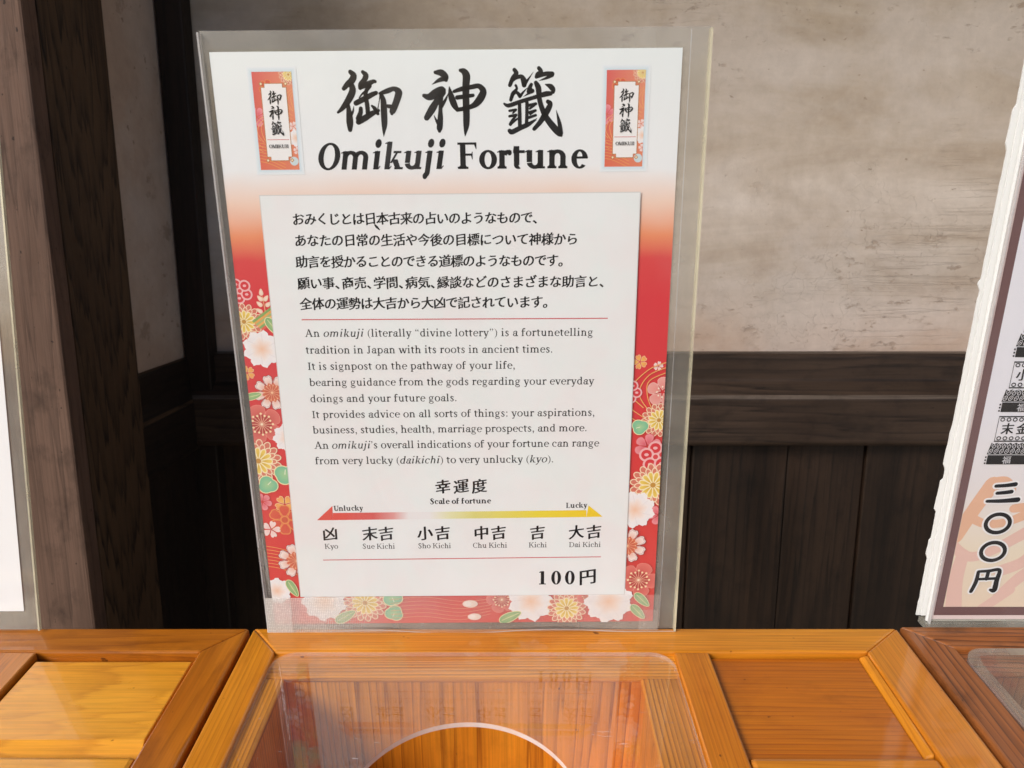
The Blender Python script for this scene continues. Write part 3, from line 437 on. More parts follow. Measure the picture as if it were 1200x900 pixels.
# ------------------------------------------------------------------ printing: flat polygons with ink colours
class Print:
    """Collects flat printed shapes; each shape lies a hair above the one before, as inks do."""
    def __init__(s, z=0.0, step=1e-6, clip=None): s.v = []; s.f = []; s.c = []; s.z = z; s.st = step; s.clip = clip
    def up(s): s.z += s.st
    def poly(s, pts, cols):
        if s.clip:
            pts, cols = clip_poly(pts, cols, s.clip)
            if len(pts) < 3: return
        n = len(s.v); s.v += [(p[0], p[1], s.z) for p in pts]; s.c += cols; s.f.append(tuple(range(n, n + len(pts))))
    def fan(s, c, ring, cc, rc):
        m = len(ring)
        for i in range(m): s.poly([c, ring[i], ring[(i + 1) % m]], [cc, rc, rc])
        s.up()
    def strip(s, pts, w, col, closed=False):
        L, Rr = offset_line(pts, w, closed); m = len(pts)
        for i in range(m if closed else m - 1):
            j = (i + 1) % m; s.poly([L[i], L[j], Rr[j], Rr[i]], [col] * 4)
        s.up()
    def disc(s, c, r, col, n=14, ry=None): s.fan(c, [(c[0] + r * math.cos(2 * math.pi * i / n), c[1] + (ry or r) * math.sin(2 * math.pi * i / n)) for i in range(n)], col, col)
    def build(s, name, parent, mat=None, label=None):
        o = mesh_obj(name, s.v, s.f, mat or M['print'], parent, label=label)
        if mat is None:
            a = o.data.color_attributes.new('ink', 'FLOAT_COLOR', 'POINT')
            for i, c in enumerate(s.c): a.data[i].color = (*c, 1)
        return o
def clip_poly(pts, cols, box):
    for ax, lim, sg in ((0, box[0], 1), (0, box[1], -1), (1, box[2], 1), (1, box[3], -1)):
        op, oc = [], []
        for i in range(len(pts)):
            a, b2 = pts[i], pts[(i + 1) % len(pts)]; ca, cb = cols[i], cols[(i + 1) % len(pts)]
            da, db = (a[ax] - lim) * sg, (b2[ax] - lim) * sg
            if da >= 0: op.append(a); oc.append(ca)
            if da * db < 0:
                t = da / (da - db); op.append(tuple(a[k] + (b2[k] - a[k]) * t for k in (0, 1))); oc.append(tuple(ca[k] + (cb[k] - ca[k]) * t for k in range(3)))
        pts, cols = op, oc
        if len(pts) < 3: return [], []
    return pts, cols
def offset_line(pts, w, closed=False):
    m = len(pts); L, Rr = [], []
    for i in range(m):
        a = pts[(i - 1) % m] if closed or i > 0 else pts[i]; b2 = pts[(i + 1) % m] if closed or i < m - 1 else pts[i]
        dx, dy = b2[0] - a[0], b2[1] - a[1]; l = math.hypot(dx, dy) or 1e-9
        ww = (w[i] if isinstance(w, list) else w) / 2; nx, ny = -dy / l * ww, dx / l * ww
        L.append((pts[i][0] + nx, pts[i][1] + ny)); Rr.append((pts[i][0] - nx, pts[i][1] - ny))
    return L, Rr
def smooth(P, n=7):
    """Catmull-Rom through points of any dimension"""
    if len(P) < 3: n = 2
    out = []
    Q = [P[0]] + list(P) + [P[-1]]
    for i in range(1, len(Q) - 2):
        p0, p1, p2, p3 = Q[i - 1:i + 3]
        for k in range(n):
            t = k / n
            out.append(tuple(0.5 * ((2 * b) + (-a + c) * t + (2 * a - 5 * b + 4 * c - d) * t * t + (-a + 3 * b - 3 * c + d) * t ** 3) for a, b, c, d in zip(p0, p1, p2, p3)))
    out.append(tuple(P[-1])); return out
def brush(pr, P, col, grow=0.0):
    """one brush stroke: points (x, y, width), rounded at both ends"""
    q = smooth(P); pts = [(a[0], a[1]) for a in q]; w = [max(a[2], 1e-5) + grow for a in q]
    pr.strip(pts, w, col)
    for e, wd in ((pts[0], w[0]), (pts[-1], w[-1])): pr.disc(e, wd / 2, col, 12)

# ---- roman letters drawn with a broad nib: thick stems, thin joins, bracketed serifs
XH, CH, AH, DH = 0.46, 0.66, 0.69, -0.21
def ring_arc(cx, cy, rx, ry, a0, a1, s, h, n=None):
    n = n or max(6, int(abs(a1 - a0) / 12)); out = []
    def pt(k, t): return (cx + (rx - k * s) * math.cos(t), cy + (ry - k * h) * math.sin(t))
    for i in range(n):
        t0, t1 = R(a0 + (a1 - a0) * i / n), R(a0 + (a1 - a0) * (i + 1) / n)
        out.append([pt(0, t0), pt(0, t1), pt(1, t1), pt(1, t0)])
    return out
def bar(x0, x1, y0, y1): return [[(x0, y0), (x1, y0), (x1, y1), (x0, y1)]]
def dia(x0, y0, x1, y1, w): return [[(x0, y0), (x0 + w, y0), (x1 + w, y1), (x1, y1)]]
def blob(cx, cy, r): return [[(cx + r * math.cos(R(30 * i)), cy + r * math.sin(R(30 * i))) for i in range(12)]]
def ribbon(P):
    q = smooth(P, 5); L, Rr = offset_line([(a[0], a[1]) for a in q], [a[2] for a in q])
    return [[L[i], L[i + 1], Rr[i + 1], Rr[i]] for i in range(len(q) - 1)]
def glyph(c, s, h, it=False):
    e = s - 0.09; o = []
    def foot(x, y=0.0, w=0.075):
        if it and c.islower(): return [] if c in 'mnrhpf' else [[(x + s * .6, 0), (x + s, 0), (x + s + .07, .075), (x + s + .05, .095), (x + s, .05)]]
        return bar(x - w, x + s + w, y, y + h) + [[(x - w * .5, y + h), (x, y + h), (x, y + h + .035)], [(x + s, y + h), (x + s + w * .5, y + h), (x + s, y + h + .035)]]
    def head(x, y, w=0.075): return bar(x - w, x + s + w, y - h, y) + [[(x - w * .5, y - h), (x, y - h - .035), (x, y - h)], [(x + s, y - h), (x + s, y - h - .035), (x + s + w * .5, y - h)]]
    def flag(x, y): return [[(x + s * .5, y + .012), (x - .07, y - .035), (x - .07, y - .055), (x + s * .5, y - .055)]]
    def stem(x, y0, y1): return bar(x, x + s, y0, y1)
    def arch(xl, xr): return ring_arc((xl + xr + s) / 2, XH - .17, (xr + s - xl) / 2, .182, 0, 165, s, h * 1.7) + stem(xr, 0, XH - .168)
    l = 0.09 - 0.5 * e
    if c == ' ': return 0.25, []
    if c == 'n': return .56 + 2 * e, stem(l, 0, XH) + flag(l, XH) + foot(l, 0, .06) + arch(l, l + .27 + e) + foot(l + .27 + e, 0, .06)
    if c == 'h': return .56 + 2 * e, stem(l, 0, AH) + flag(l, AH) + foot(l, 0, .06) + arch(l, l + .27 + e) + foot(l + .27 + e, 0, .06)
    if c == 'm': return .84 + 3 * e, stem(l, 0, XH) + flag(l, XH) + foot(l, 0, .055) + arch(l, l + .27 + e) + foot(l + .27 + e, 0, .055) + arch(l + .27 + e, l + .54 + 2 * e) + foot(l + .54 + 2 * e, 0, .055)
    if c == 'r': return .39 + e, stem(l, 0, XH) + flag(l, XH) + foot(l, 0, .06) + ring_arc(l + .2 + e, XH - .15, .17 + e * .5, .16, 55, 165, s, h * 1.7) + blob(l + .25 + e, XH - .06, .05 + e * .25)
    if c == 'u': return .56 + 2 * e, stem(l, .16, XH) + flag(l, XH) + ring_arc((2 * l + .27 + e + s) / 2, .168, (.27 + e + s) / 2, .18, 190, 360, s, h * 1.7) + stem(l + .27 + e, 0, XH) + flag(l + .27 + e, XH) + bar(l + .27 + e, l + .27 + e + s + .06, 0, h)
    if c == 'i': return .30 + e, stem(l, 0, XH) + flag(l, XH) + foot(l, 0, .065) + blob(l + s / 2, AH - .045, s * .62)
    if c == 'j': return .30 + e, stem(l, -.08, XH) + flag(l, XH) + blob(l + s / 2, AH - .045, s * .62) + ring_arc(l + s - .14, -.08, .14, .13, 270, 360, s, h * 1.5) + blob(l + s - .15, -.165, s * .5)
    if c == 'l': return .30 + e, stem(l, 0, AH) + flag(l, AH) + foot(l, 0, .065)
    if c == 'k': return .55 + 1.6 * e, stem(l, 0, AH) + flag(l, AH) + foot(l, 0, .06) + dia(l + s - .01, .16, l + .28 + e, XH, h * 1.4) + dia(l + s + .05, .25, l + .3 + e, 0, s * 1.1) + bar(l + s + .08, l + s + .26 + e, XH - h, XH) + bar(l + .26 + e, l + .47 + e * 2, 0, h)
    if c in 'bp':
        st = stem(l, 0 if c == 'b' else DH, AH if c == 'b' else XH) + flag(l, AH if c == 'b' else XH) + (foot(l, DH, .06) if c == 'p' else [])
        return .54 + 1.6 * e, st + ring_arc(l + .185 + e * .5, XH / 2, .225 + e * .7, XH / 2 + .012, -160, 160, s, h * 1.4)
    if c == 'd': return .54 + 1.6 * e, stem(l + .25 + e, 0, AH) + flag(l + .25 + e, AH) + bar(l + .25 + e, l + .25 + e + s + .06, 0, h) + ring_arc(l + .17 + e * .6, XH / 2, .215 + e * .7, XH / 2 + .012, 25, 335, s, h * 1.4)
    if c == 'o': return .52 + 1.4 * e, ring_arc(.26 + .7 * e, XH / 2, .23 + e * .7, XH / 2 + .012, 0, 360, s, h)
    if c == 'c': return .46 + e, ring_arc(.25 + .6 * e, XH / 2, .22 + e * .6, XH / 2 + .012, 55, 312, s, h) + blob(.36 + e, XH - .095, .052 + e * .25)
    if c == 'e': return .47 + 1.1 * e, ring_arc(.25 + .6 * e, XH / 2, .22 + e * .6, XH / 2 + .012, 5, 318, s, h) + bar(.07 + s * .7, .455 + 1.1 * e, XH * .52, XH * .52 + h)
    if c == 'a': return .47 + 1.2 * e, stem(.28 + e * .5, .05, XH - .13) + ring_arc(.22 + e * .7 + .04, XH - .13, .11 + s * .5 + e * .2, .14, 0, 150, s, h * 1.4) + blob(.11, XH - .11, .05 + e * .2) + ring_arc(.19 + e * .4, .135, .155 + e * .4, .145, 60, 330, s * .9, h * 1.3) + bar(.28 + e * .5, .46 + 1.3 * e, 0, h * 1.6)
    if c == 's': return .40 + .8 * e, ribbon([(.32 + .7 * e, .34, h), (.29 + .6 * e, .42, h * 1.3), (.19 + .4 * e, .45, h * 1.6), (.09 + e * .3, .36, s * .8), (.2 + .4 * e, .245, s * 1.05), (.31 + .5 * e, .12, s * .8), (.2 + .4 * e, .012, h * 1.6), (.09, .05, h * 1.3), (.065, .13, h)])
    if c == 'g': return .50 + 1.2 * e, ring_arc(.22 + .5 * e, .31, .17 + .5 * e, .16, 0, 360, s * .85, h) + bar(.32 + e, .47 + 1.2 * e, XH - .045, XH - .005) + ribbon([(.14, .17, h * 1.2), (.09, .10, s * .6), (.17, .055, s * .7), (.33 + e, .035, s * .8)]) + ring_arc(.23 + .5 * e, -.09, .2 + .5 * e, .12, 0, 360, s * .6, h * 1.2)
    if c == 't': return .33 + e, stem(l, .09, XH + .10) + bar(.02, .31 + e, XH - h * 1.3, XH) + [[(l, XH + .13), (l, XH), (.02, XH - h)]] + ring_arc(l + .12 + e * .3, .1, .12 + e * .3, .11, 180, 300, s, h * 1.8)
    if c == 'f': return .36 + e, stem(l, 0, AH - .13) + foot(l, 0, .06) + bar(.02, .33 + e, XH - h * 1.3, XH) + ring_arc(l + .15, AH - .14, .15, .145, 70, 180, s, h * 1.6) + blob(l + .21 + e * .3, AH - .05, .05 + e * .2)
    if c == 'v': return .48 + e, dia(.03, XH, .2, 0, s * 1.12) + dia(.38 + e, XH, .22 + e * .6, 0, h * 1.4) + bar(0, .2 + e, XH - h, XH) + bar(.3 + e * .7, .48 + e, XH - h, XH)
    if c == 'w': return .72 + 1.8 * e, dia(.03, XH, .17, 0, s * 1.1) + dia(.35 + e, XH, .2 + e * .6, 0, h * 1.4) + dia(.30 + e, XH, .44 + e, 0, s * 1.1) + dia(.62 + 1.7 * e, XH, .48 + 1.5 * e, 0, h * 1.4) + bar(0, .18 + e, XH - h, XH) + bar(.55 + 1.5 * e, .72 + 1.8 * e, XH - h, XH)
    if c == 'y': return .48 + e, dia(.03, XH, .2, 0.0, s * 1.12) + dia(.38 + e, XH, .17 + e * .3, -.16, h * 1.5) + blob(.12, -.165, .045 + e * .2) + ribbon([(.13, -.19, .05), (.2 + e * .3, -.14, h * 1.5)]) + bar(0, .2 + e, XH - h, XH) + bar(.3 + e * .7, .48 + e, XH - h, XH)
    if c == 'A': return .72 + e, dia(.08, 0, .33, CH + .02, h * 1.5) + dia(.52, 0, .30, CH + .02, s * 1.15) + bar(.16, .56, .22, .22 + h) + bar(.0, .2, 0, h) + bar(.45, .73 + e, 0, h)
    L = .10
    if c == 'I': return .36 + e, stem(.13, 0, CH) + foot(.13) + head(.13, CH)
    if c == 'F': return .60 + e, stem(L, 0, CH) + foot(L, 0, .085) + bar(.02, .55 + e, CH - h, CH) + bar(L, .42 + e, .33, .33 + h) + [[(.55 + e, CH), (.55 + e, CH - .17), (.535 + e, CH - .17), (.47 + e, CH - h)]] + [[(.42 + e, .43), (.42 + e, .24), (.40 + e, .24), (.37 + e, .33), (.40 + e, .43)]]
    if c == 'J': return .40 + e, stem(.17, .10, CH) + head(.17, CH) + ring_arc(.17 + s - .13, .1, .13, .12, 220, 360, s, h * 1.5) + blob(.07, .05, .05)
    if c == 'U': return .70 + e, stem(.1, .2, CH) + head(.1, CH) + bar(.52 + e, .52 + e + h * 1.3, .2, CH) + bar(.43 + e, .67 + e, CH - h, CH) + ring_arc((.1 + .52 + e + h) / 2, .2, (.42 + e + h) / 2, .215, 180, 360, s, h * 1.5)
    if c == 'S': return .54 + e, ribbon([(.44 + .8 * e, .48, h), (.40 + .7 * e, .60, h * 1.3), (.27 + .5 * e, .655, h * 1.6), (.12 + e * .3, .54, s * .85), (.27 + .5 * e, .36, s * 1.15), (.43 + .6 * e, .17, s * .85), (.27 + .5 * e, .005, h * 1.6), (.11, .07, h * 1.3), (.075, .2, h)])
    if c == 'L': return .60 + e, stem(L, 0, CH) + head(L, CH, .08) + bar(.02, .56 + e, 0, h) + [[(.56 + e, 0), (.575 + e, .18), (.56 + e, .18), (.47 + e, h)]]
    if c == 'K': return .72 + 1.5 * e, stem(L, 0, CH) + foot(L, 0, .08) + head(L, CH, .08) + dia(L + s, .27, .5 + e, CH, h * 1.5) + dia(.24 + e, .40, .54 + e, 0, s * 1.15) + bar(.42 + e, .66 + e * 1.3, CH - h, CH) + bar(.47 + e, .73 + 1.5 * e, 0, h)
    if c == 'C': return .65 + e, ring_arc(.36 + .5 * e, CH / 2, .31 + .5 * e, CH / 2 + .012, 42, 318, s, h) + bar(.58 + e, .60 + e, CH - .22, CH)
    if c == 'D': return .72 + e, stem(L, 0, CH) + bar(.02, .36, 0, h) + bar(.02, .36, CH - h, CH) + ring_arc(.34 + .5 * e, CH / 2, .33 + .5 * e, CH / 2, -90, 90, s, h)
    if c == 'O': return .74 + 1.2 * e, ring_arc(.37 + .6 * e, CH / 2, .33 + .6 * e, CH / 2 + .014, 0, 360, s * 1.05, h)
    if c == 'M': return .88 + e, bar(.09, .09 + h * 1.3, 0, CH) + stem(.68, 0, CH) + foot(.68) + bar(.01, .2, 0, h) + dia(.08, CH, .36, 0, s * 1.1) + dia(.68, CH, .40, 0, h * 1.4) + bar(.01, .16, CH - h, CH) + bar(.66, .86 + e, CH - h, CH)
    if c == '1': return .50, bar(.25 - s / 2, .25 + s / 2, 0, CH) + bar(.10, .40, 0, h) + [[(.25 - s / 2, CH), (.25 - s / 2, CH - .07), (.10, CH - .075), (.10, CH - .05)]]
    if c == '0': return .50, ring_arc(.25, CH / 2, .215, CH / 2 + .012, 0, 360, s, h)
    if c == '.': return .25, blob(.12, .045, .055)
    if c == ':': return .28, blob(.14, .045, .055) + blob(.14, XH - .06, .055)
    if c == ',': return .25, blob(.12, .045, .055) + ribbon([(.15, .04, .06), (.15, -.05, .05), (.08, -.14, .025)])
    if c == '(': return .33, ribbon([(.29, .69, .01), (.13, .45, s * .6), (.1, .25, s * .75), (.13, .05, s * .6), (.29, -.19, .01)])
    if c == ')': return .33, ribbon([(.04, .69, .01), (.2, .45, s * .6), (.23, .25, s * .75), (.2, .05, s * .6), (.04, -.19, .01)])
    if c in '“”’':
        one = lambda x: (blob(x, .50, .05) + ribbon([(x - .035, .50, .05), (x - .02, .59, .04), (x + .05, .67, .01)])) if c == '“' else (blob(x, .62, .05) + ribbon([(x + .035, .62, .05), (x + .02, .54, .04), (x - .05, .46, .01)]))
        return (.24, one(.12)) if c == '’' else (.42, one(.12) + one(.30))
    return .5, bar(.1, .4, 0, .4)
STY = {'r': (0.098, 0.042), 'b': (0.180, 0.056), 'm': (0.145, 0.046)}

# ---- Japanese characters, taken from the program's own built-in face and tilted like brush script
_cjk = {}
def cjk(ch):
    if ch not in _cjk:
        cu = bpy.data.curves.new('writing', 'FONT'); cu.body = ch; cu.size = 1.0; cu.resolution_u = 3; cu.offset = 0.005
        ob = bpy.data.objects.new('writing', cu); C.objects.link(ob)
        me = bpy.data.meshes.new_from_object(ob.evaluated_get(bpy.context.evaluated_depsgraph_get()))
        _cjk[ch] = ([(v.co.x, v.co.y) for v in me.vertices], [tuple(p.vertices) for p in me.polygons])
        bpy.data.objects.remove(ob); bpy.data.curves.remove(cu); bpy.data.meshes.remove(me)
    return _cjk[ch]
def cjk_em():
    a = cjk('口口')[0]; b1 = cjk('口')[0]; k = cjk('国')[0]
    em = (max(p[0] for p in a) - max(p[0] for p in b1))
    return em, (min(p[1] for p in k) + max(p[1] for p in k)) / 2, max(p[1] for p in k) - min(p[1] for p in k)
EM, CYC, KH = cjk_em()
BLACK = (0.012, 0.012, 0.013)
def put_cjk(pr, ch, cx, cy, size, ang=0.0, tilt=0.14, bold=0.022):
    """ch centred in its em square at (cx, cy); size = height of a full character"""
    v, f = cjk(ch); k = size / KH
    ca, sa = math.cos(ang), math.sin(ang)
    for ox, oy in ((-bold, 0), (0, bold * .3), (bold, 0)) if bold else ((0, 0),):        # two passes thicken the strokes, as a soft brush does
        n = len(pr.v)
        for x, y in v:
            x = (x - EM / 2 + ox) * k; y = (y - CYC + oy) * k + x * tilt
            pr.v.append((cx + x * ca - y * sa, cy + x * sa + y * ca, pr.z)); pr.c.append(BLACK)
        pr.f += [tuple(n + i for i in q) for q in f]
def write_row(pr, txt, style, x0, y0, x1, y1, hgt):
    """one line of writing from (x0, y0) to (x1, y1), all in metres on the sheet"""
    ang = math.atan2(y1 - y0, x1 - x0); W = math.hypot(x1 - x0, y1 - y0); ca, sa = math.cos(ang), math.sin(ang)
    if style == 'k':
        n = len(txt); half = [0.55 if c in '、。' else 1.0 for c in txt]
        p = (W - hgt * 1.0) / max(1e-9, sum(half[:-1])) if n > 1 else 0; x = hgt / 2
        if n > 1 and txt[-1] in '、。': p = W / sum(half); x = p / 2
        for c, hf in zip(txt, half):
            put_cjk(pr, c, x0 + x * ca, y0 + x * sa, hgt, ang); x += p * hf
        return
    k = hgt / CH; it = style == 'bi'; items = []; nat = 0; base = 'b' if 'b' in style else style
    for part in txt.split('|'):
        for c in part:
            s, h = STY[base]; adv, ps = glyph(c, s, h, it); adv -= 0.8 * (s - 0.09); items.append((adv, ps, it)); nat += adv
        it = not it
    ls = (W - nat * k) / max(1, len(items) - 1); x = 0.0
    gap = (0.085 if base == 'b' else 0.0) * hgt
    if ls < gap: k = (W - gap * (len(items) - 1)) / nat; ls = gap      # condense the letters rather than let them touch
    for adv, ps, ital in items:
        for poly in ps:
            q = []
            for gx, gy in poly:
                if ital: gx += 0.24 * gy - 0.05
                px, py = x + gx * k, gy * (hgt / CH); q.append((x0 + px * ca - py * sa, y0 + px * sa + py * ca))
            pr.poly(q, [BLACK] * len(q))
        x += adv * k + ls

mm = lambda p: (p[0] / 1000, p[1] / 1000)
# ---- printed flowers
WHITE = (0.80, 0.79, 0.78); CREAM = (0.80, 0.66, 0.42); PINK = (0.78, 0.33, 0.33)
def petals(x, y, r, n, notch=0.0, rot=0.0, base=0.12, fat=1.0, seg=9):
    out = []
    for i in range(n):
        a = rot + 2 * math.pi * i / n; ring = []; half = math.pi / n * fat
        for j in range(seg + 1):
            t = j / seg; u = 2 * t - 1
            rad = r * (0.62 + 0.38 * math.sqrt(max(0, 1 - u * u))) - notch * r * max(0, 1 - abs(u) * 3.5)
            ring.append((x + rad * math.cos(a + u * half * 0.96), y + rad * math.sin(a + u * half * 0.96)))
        ring.append((x + base * r * math.cos(a), y + base * r * math.sin(a))); out.append((a, ring))
    return out
def fl_petals(pr, x, y, r, n, inner, outer, line=None, lw=0.03, **kw):
    P = petals(x, y, r, n, **kw); z0, st = pr.z, pr.st
    for k, (a, ring) in enumerate(P):                                # even and odd petals one hair apart, outlines above both
        c = (x + 0.25 * r * math.cos(a), y + 0.25 * r * math.sin(a)); pr.z = z0 + (k % 2) * st + (k == n - 1) * st; pr.fan(c, ring, inner, outer)
    for k, (a, ring) in enumerate(P):
        pr.z = z0 + (3 + k % 2 + (k == n - 1)) * st
        if line: pr.strip(ring, r * lw, line, True)
    pr.z = z0 + (6 if line else 3) * st
def flower(pr, kind, x, y, r):
    rot = rnd.uniform(0, 6.28)
    if kind == 'peony':
        for k, (q, n) in enumerate(((1.0, 9), (0.86, 7), (0.66, 6))):
            rg = []
            for i in range(72):
                t = 2 * math.pi * i / 72; rg.append((x + r * q * (1 + 0.09 * math.cos(n * t + rot + k) + 0.035 * math.cos(3 * n * t + k)) * math.cos(t), y + r * q * (1 + 0.09 * math.cos(n * t + rot + k) + 0.035 * math.cos(3 * n * t)) * math.sin(t)))
            pr.fan((x, y), rg, ((0.78, 0.74, 0.74), (0.78, 0.72, 0.70), (0.80, 0.52, 0.36))[k], ((0.82, 0.81, 0.81), (0.79, 0.78, 0.79), (0.81, 0.79, 0.78))[k])
        for i in range(6):
            t = rot + i * 1.047; pr.strip([(x + r * .45 * math.cos(t), y + r * .45 * math.sin(t)), (x + r * .9 * math.cos(t + .1), y + r * .9 * math.sin(t + .1))], r * .025, (0.70, 0.66, 0.67))
    elif kind == 'mum':
        fl_petals(pr, x, y, r * 1.08, 15, (0.55, 0.07, 0.05), (0.62, 0.2, 0.14), (0.83, 0.66, 0.46), 0.045, rot=rot)
        fl_petals(pr, x, y, r * 0.86, 15, (0.6, 0.1, 0.06), (0.66, 0.24, 0.16), (0.83, 0.68, 0.48), 0.055, rot=rot + .21)
        fl_petals(pr, x, y, r * 0.66, 12, (0.60, 0.38, 0.04), (0.80, 0.60, 0.14), (0.84, 0.77, 0.50), 0.075, rot=rot)
        pr.disc((x, y), r * 0.13, (0.50, 0.26, 0.05))
    elif kind == 'plum':
        fl_petals(pr, x, y, r, 5, (0.50, 0.07, 0.06), (0.68, 0.17, 0.14), (0.75, 0.28, 0.22), 0.02, rot=rot, fat=1.08)
        pr.disc((x, y), r * 0.5, (0.42, 0.05, 0.045))
        for i in range(16):
            t = i * math.pi / 8; q = .46 if i % 2 else .54
            pr.strip([(x + r * .08 * math.cos(t), y + r * .08 * math.sin(t)), (x + r * q * math.cos(t), y + r * q * math.sin(t))], r * .028, (0.78, 0.45, 0.3)); pr.disc((x + r * q * math.cos(t), y + r * q * math.sin(t)), r * .058, (0.84, 0.68, 0.42), 8)
        pr.disc((x, y), r * .07, (0.84, 0.7, 0.5))
    elif kind == 'cherryred':
        fl_petals(pr, x, y, r, 8, (0.66, 0.26, 0.14), WHITE, (0.36, 0.07, 0.06), 0.035, rot=rot, notch=0.10)
        fl_petals(pr, x, y, r * .92, 8, (0.70, 0.24, 0.12), (0.82, 0.76, 0.72), (0.5, 0.14, 0.11), 0.02, rot=rot, notch=0.08, fat=.86)
        rg = [(x + r * (.45 + .1 * (i % 2)) * math.cos(i * .2618), y + r * (.45 + .1 * (i % 2)) * math.sin(i * .2618)) for i in range(24)]
        pr.fan((x, y), rg, (0.48, 0.05, 0.03), (0.62, 0.16, 0.08))
        for i in range(14):
            t = i * .4488; pr.strip([(x + r * .08 * math.cos(t), y + r * .08 * math.sin(t)), (x + r * .4 * math.cos(t), y + r * .4 * math.sin(t))], r * .022, (0.80, 0.45, 0.26)); pr.disc((x + r * .42 * math.cos(t), y + r * .42 * math.sin(t)), r * .035, (0.8, 0.5, 0.3), 7)
        pr.disc((x, y), r * .07, (0.82, 0.5, 0.3))
    elif kind == 'cherryorange':
        fl_petals(pr, x, y, r, 5, (0.78, 0.48, 0.10), (0.78, 0.30, 0.10), (0.84, 0.62, 0.36), 0.05, rot=rot, notch=0.2, fat=.86)
    elif kind == 'cherrywhite':
        fl_petals(pr, x, y, r, 5, (0.80, 0.52, 0.48), (0.82, 0.70, 0.68), (0.84, 0.7, 0.64), 0.04, rot=rot, notch=0.2, fat=.8); pr.disc((x, y), r * .1, (0.62, 0.1, 0.1))
    elif kind == 'ringpink':
        for i in range(5):
            a = rot + i * 1.2566; c = (x + r * .58 * math.cos(a), y + r * .58 * math.sin(a)); pr.disc(c, r * .46, (0.80, 0.44, 0.44), 20); pr.disc(c, r * .33, (0.62, 0.04, 0.05), 18); pr.disc(c, r * .14, (0.80, 0.46, 0.46), 12, r * .1)
        pr.disc((x, y), r * .24, (0.80, 0.5, 0.48)); pr.disc((x, y), r * .16, (0.64, 0.06, 0.07))
    elif kind == 'coral':
        fl_petals(pr, x, y, r, 5, (0.72, 0.25, 0.22), (0.74, 0.36, 0.32), (0.82, 0.5, 0.44), 0.03, rot=rot)
        for i in range(8): pr.disc((x + r * .35 * math.cos(i * .785), y + r * .35 * math.sin(i * .785)), r * .06, (0.84, 0.74, 0.6), 8)
    elif kind == 'pinkblob':
        fl_petals(pr, x, y, r, 6, (0.66, 0.10, 0.14), (0.76, 0.30, 0.32), (0.64, 0.08, 0.1), 0.04, rot=rot)
    elif kind == 'orangeline':
        for a, ring in petals(x, y, r, 6, 0.06, rot): pr.fan((x, y), ring, (0.60, 0.06, 0.04), (0.62, 0.10, 0.05)); pr.strip(ring, r * .07, (0.72, 0.26, 0.08), True)
        pr.disc((x, y), r * .3, (0.72, 0.26, 0.08)); pr.disc((x, y), r * .2, (0.56, 0.09, 0.04))
    elif kind in ('leaf', 'leaf2'):
        a = {'leaf': -0.9, 'leaf2': 0.5}[kind] + rnd.uniform(-.3, .3); ca, sa = math.cos(a), math.sin(a); L = []
        for i in range(24):
            t = 2 * math.pi * i / 24; px, py = r * math.cos(t), r * .42 * math.sin(t) * (1 - .25 * math.cos(t)); L.append((x + px * ca - py * sa, y + px * sa + py * ca))
        pr.fan((x, y), L, (0.36, 0.50, 0.22), (0.20, 0.40, 0.17)); pr.strip(L, r * .07, (0.78, 0.70, 0.40), True); pr.strip([(x - r * .8 * ca, y - r * .8 * sa), (x + r * .85 * ca, y + r * .85 * sa)], r * .05, (0.74, 0.70, 0.40))
    elif kind == 'ginkgo':
        L = [(x + r * (0.86 + 0.2 * abs(math.sin(1.5 * (2 * math.pi * i / 40))) - 0.05) * math.cos(2 * math.pi * i / 40 + rot), y + r * (0.76 + 0.2 * abs(math.sin(1.5 * (2 * math.pi * i / 40)))) * math.sin(2 * math.pi * i / 40 + rot)) for i in range(40)]
        pr.fan((x, y), L, (0.36, 0.58, 0.30), (0.16, 0.48, 0.30)); pr.strip(L, r * .10, (0.80, 0.70, 0.40), True); pr.strip([(x, y), (x + r * .5 * math.cos(rot), y + r * .5 * math.sin(rot))], r * .07, (0.8, 0.8, 0.62))
    elif kind == 'bud':
        pr.disc((x, y), r, (0.80, 0.66, 0.58), 18, r * .55); pr.disc((x - r * .3, y), r * .5, (0.82, 0.77, 0.72), 14, r * .35)
    elif kind == 'branch':
        pr.strip(smooth([(x + r * .0, y - r * .52), (x + r * .06, y - r * .1), (x + r * .02, y + r * .35)]), r * .022, (0.76, 0.44, 0.22))
        for dx, dy, a in ((0, .47, 1.57), (-.05, .30, 2.3), (.12, .30, .9), (-.08, .14, 2.4), (.17, .13, .6), (-.10, -.05, 2.5), (.17, -.08, .6), (-.09, -.25, 2.5), (.12, -.28, .6)):
            bx, by = x + dx * r, y + dy * r
            L = [(bx + r * .10 * math.cos(t) * math.cos(a) - r * .058 * math.sin(t) * (1 - .4 * math.cos(t)) * math.sin(a), by + r * .10 * math.cos(t) * math.sin(a) + r * .058 * math.sin(t) * (1 - .4 * math.cos(t)) * math.cos(a)) for t in [k * .3927 for k in range(16)]]
            pr.fan((bx, by), L, (0.83, 0.74, 0.62), (0.80, 0.55, 0.40))
    elif kind == 'ribbon':
        for d, c2 in ((-.5, (0.22, 0.38, 0.12)), (-.2, (0.74, 0.36, 0.1)), (.05, (0.36, 0.44, 0.18)), (.3, (0.76, 0.4, 0.12)), (.55, (0.24, 0.4, 0.14)), (.85, (0.70, 0.12, 0.08))):
            pr.strip([(x - r * .9 + d * r * .5, y - r * .55 - d * r * .5), (x + r * .9 + d * r * .5, y + r * .7 - d * r * .5)], r * .2, c2)
    elif kind == 'lines':
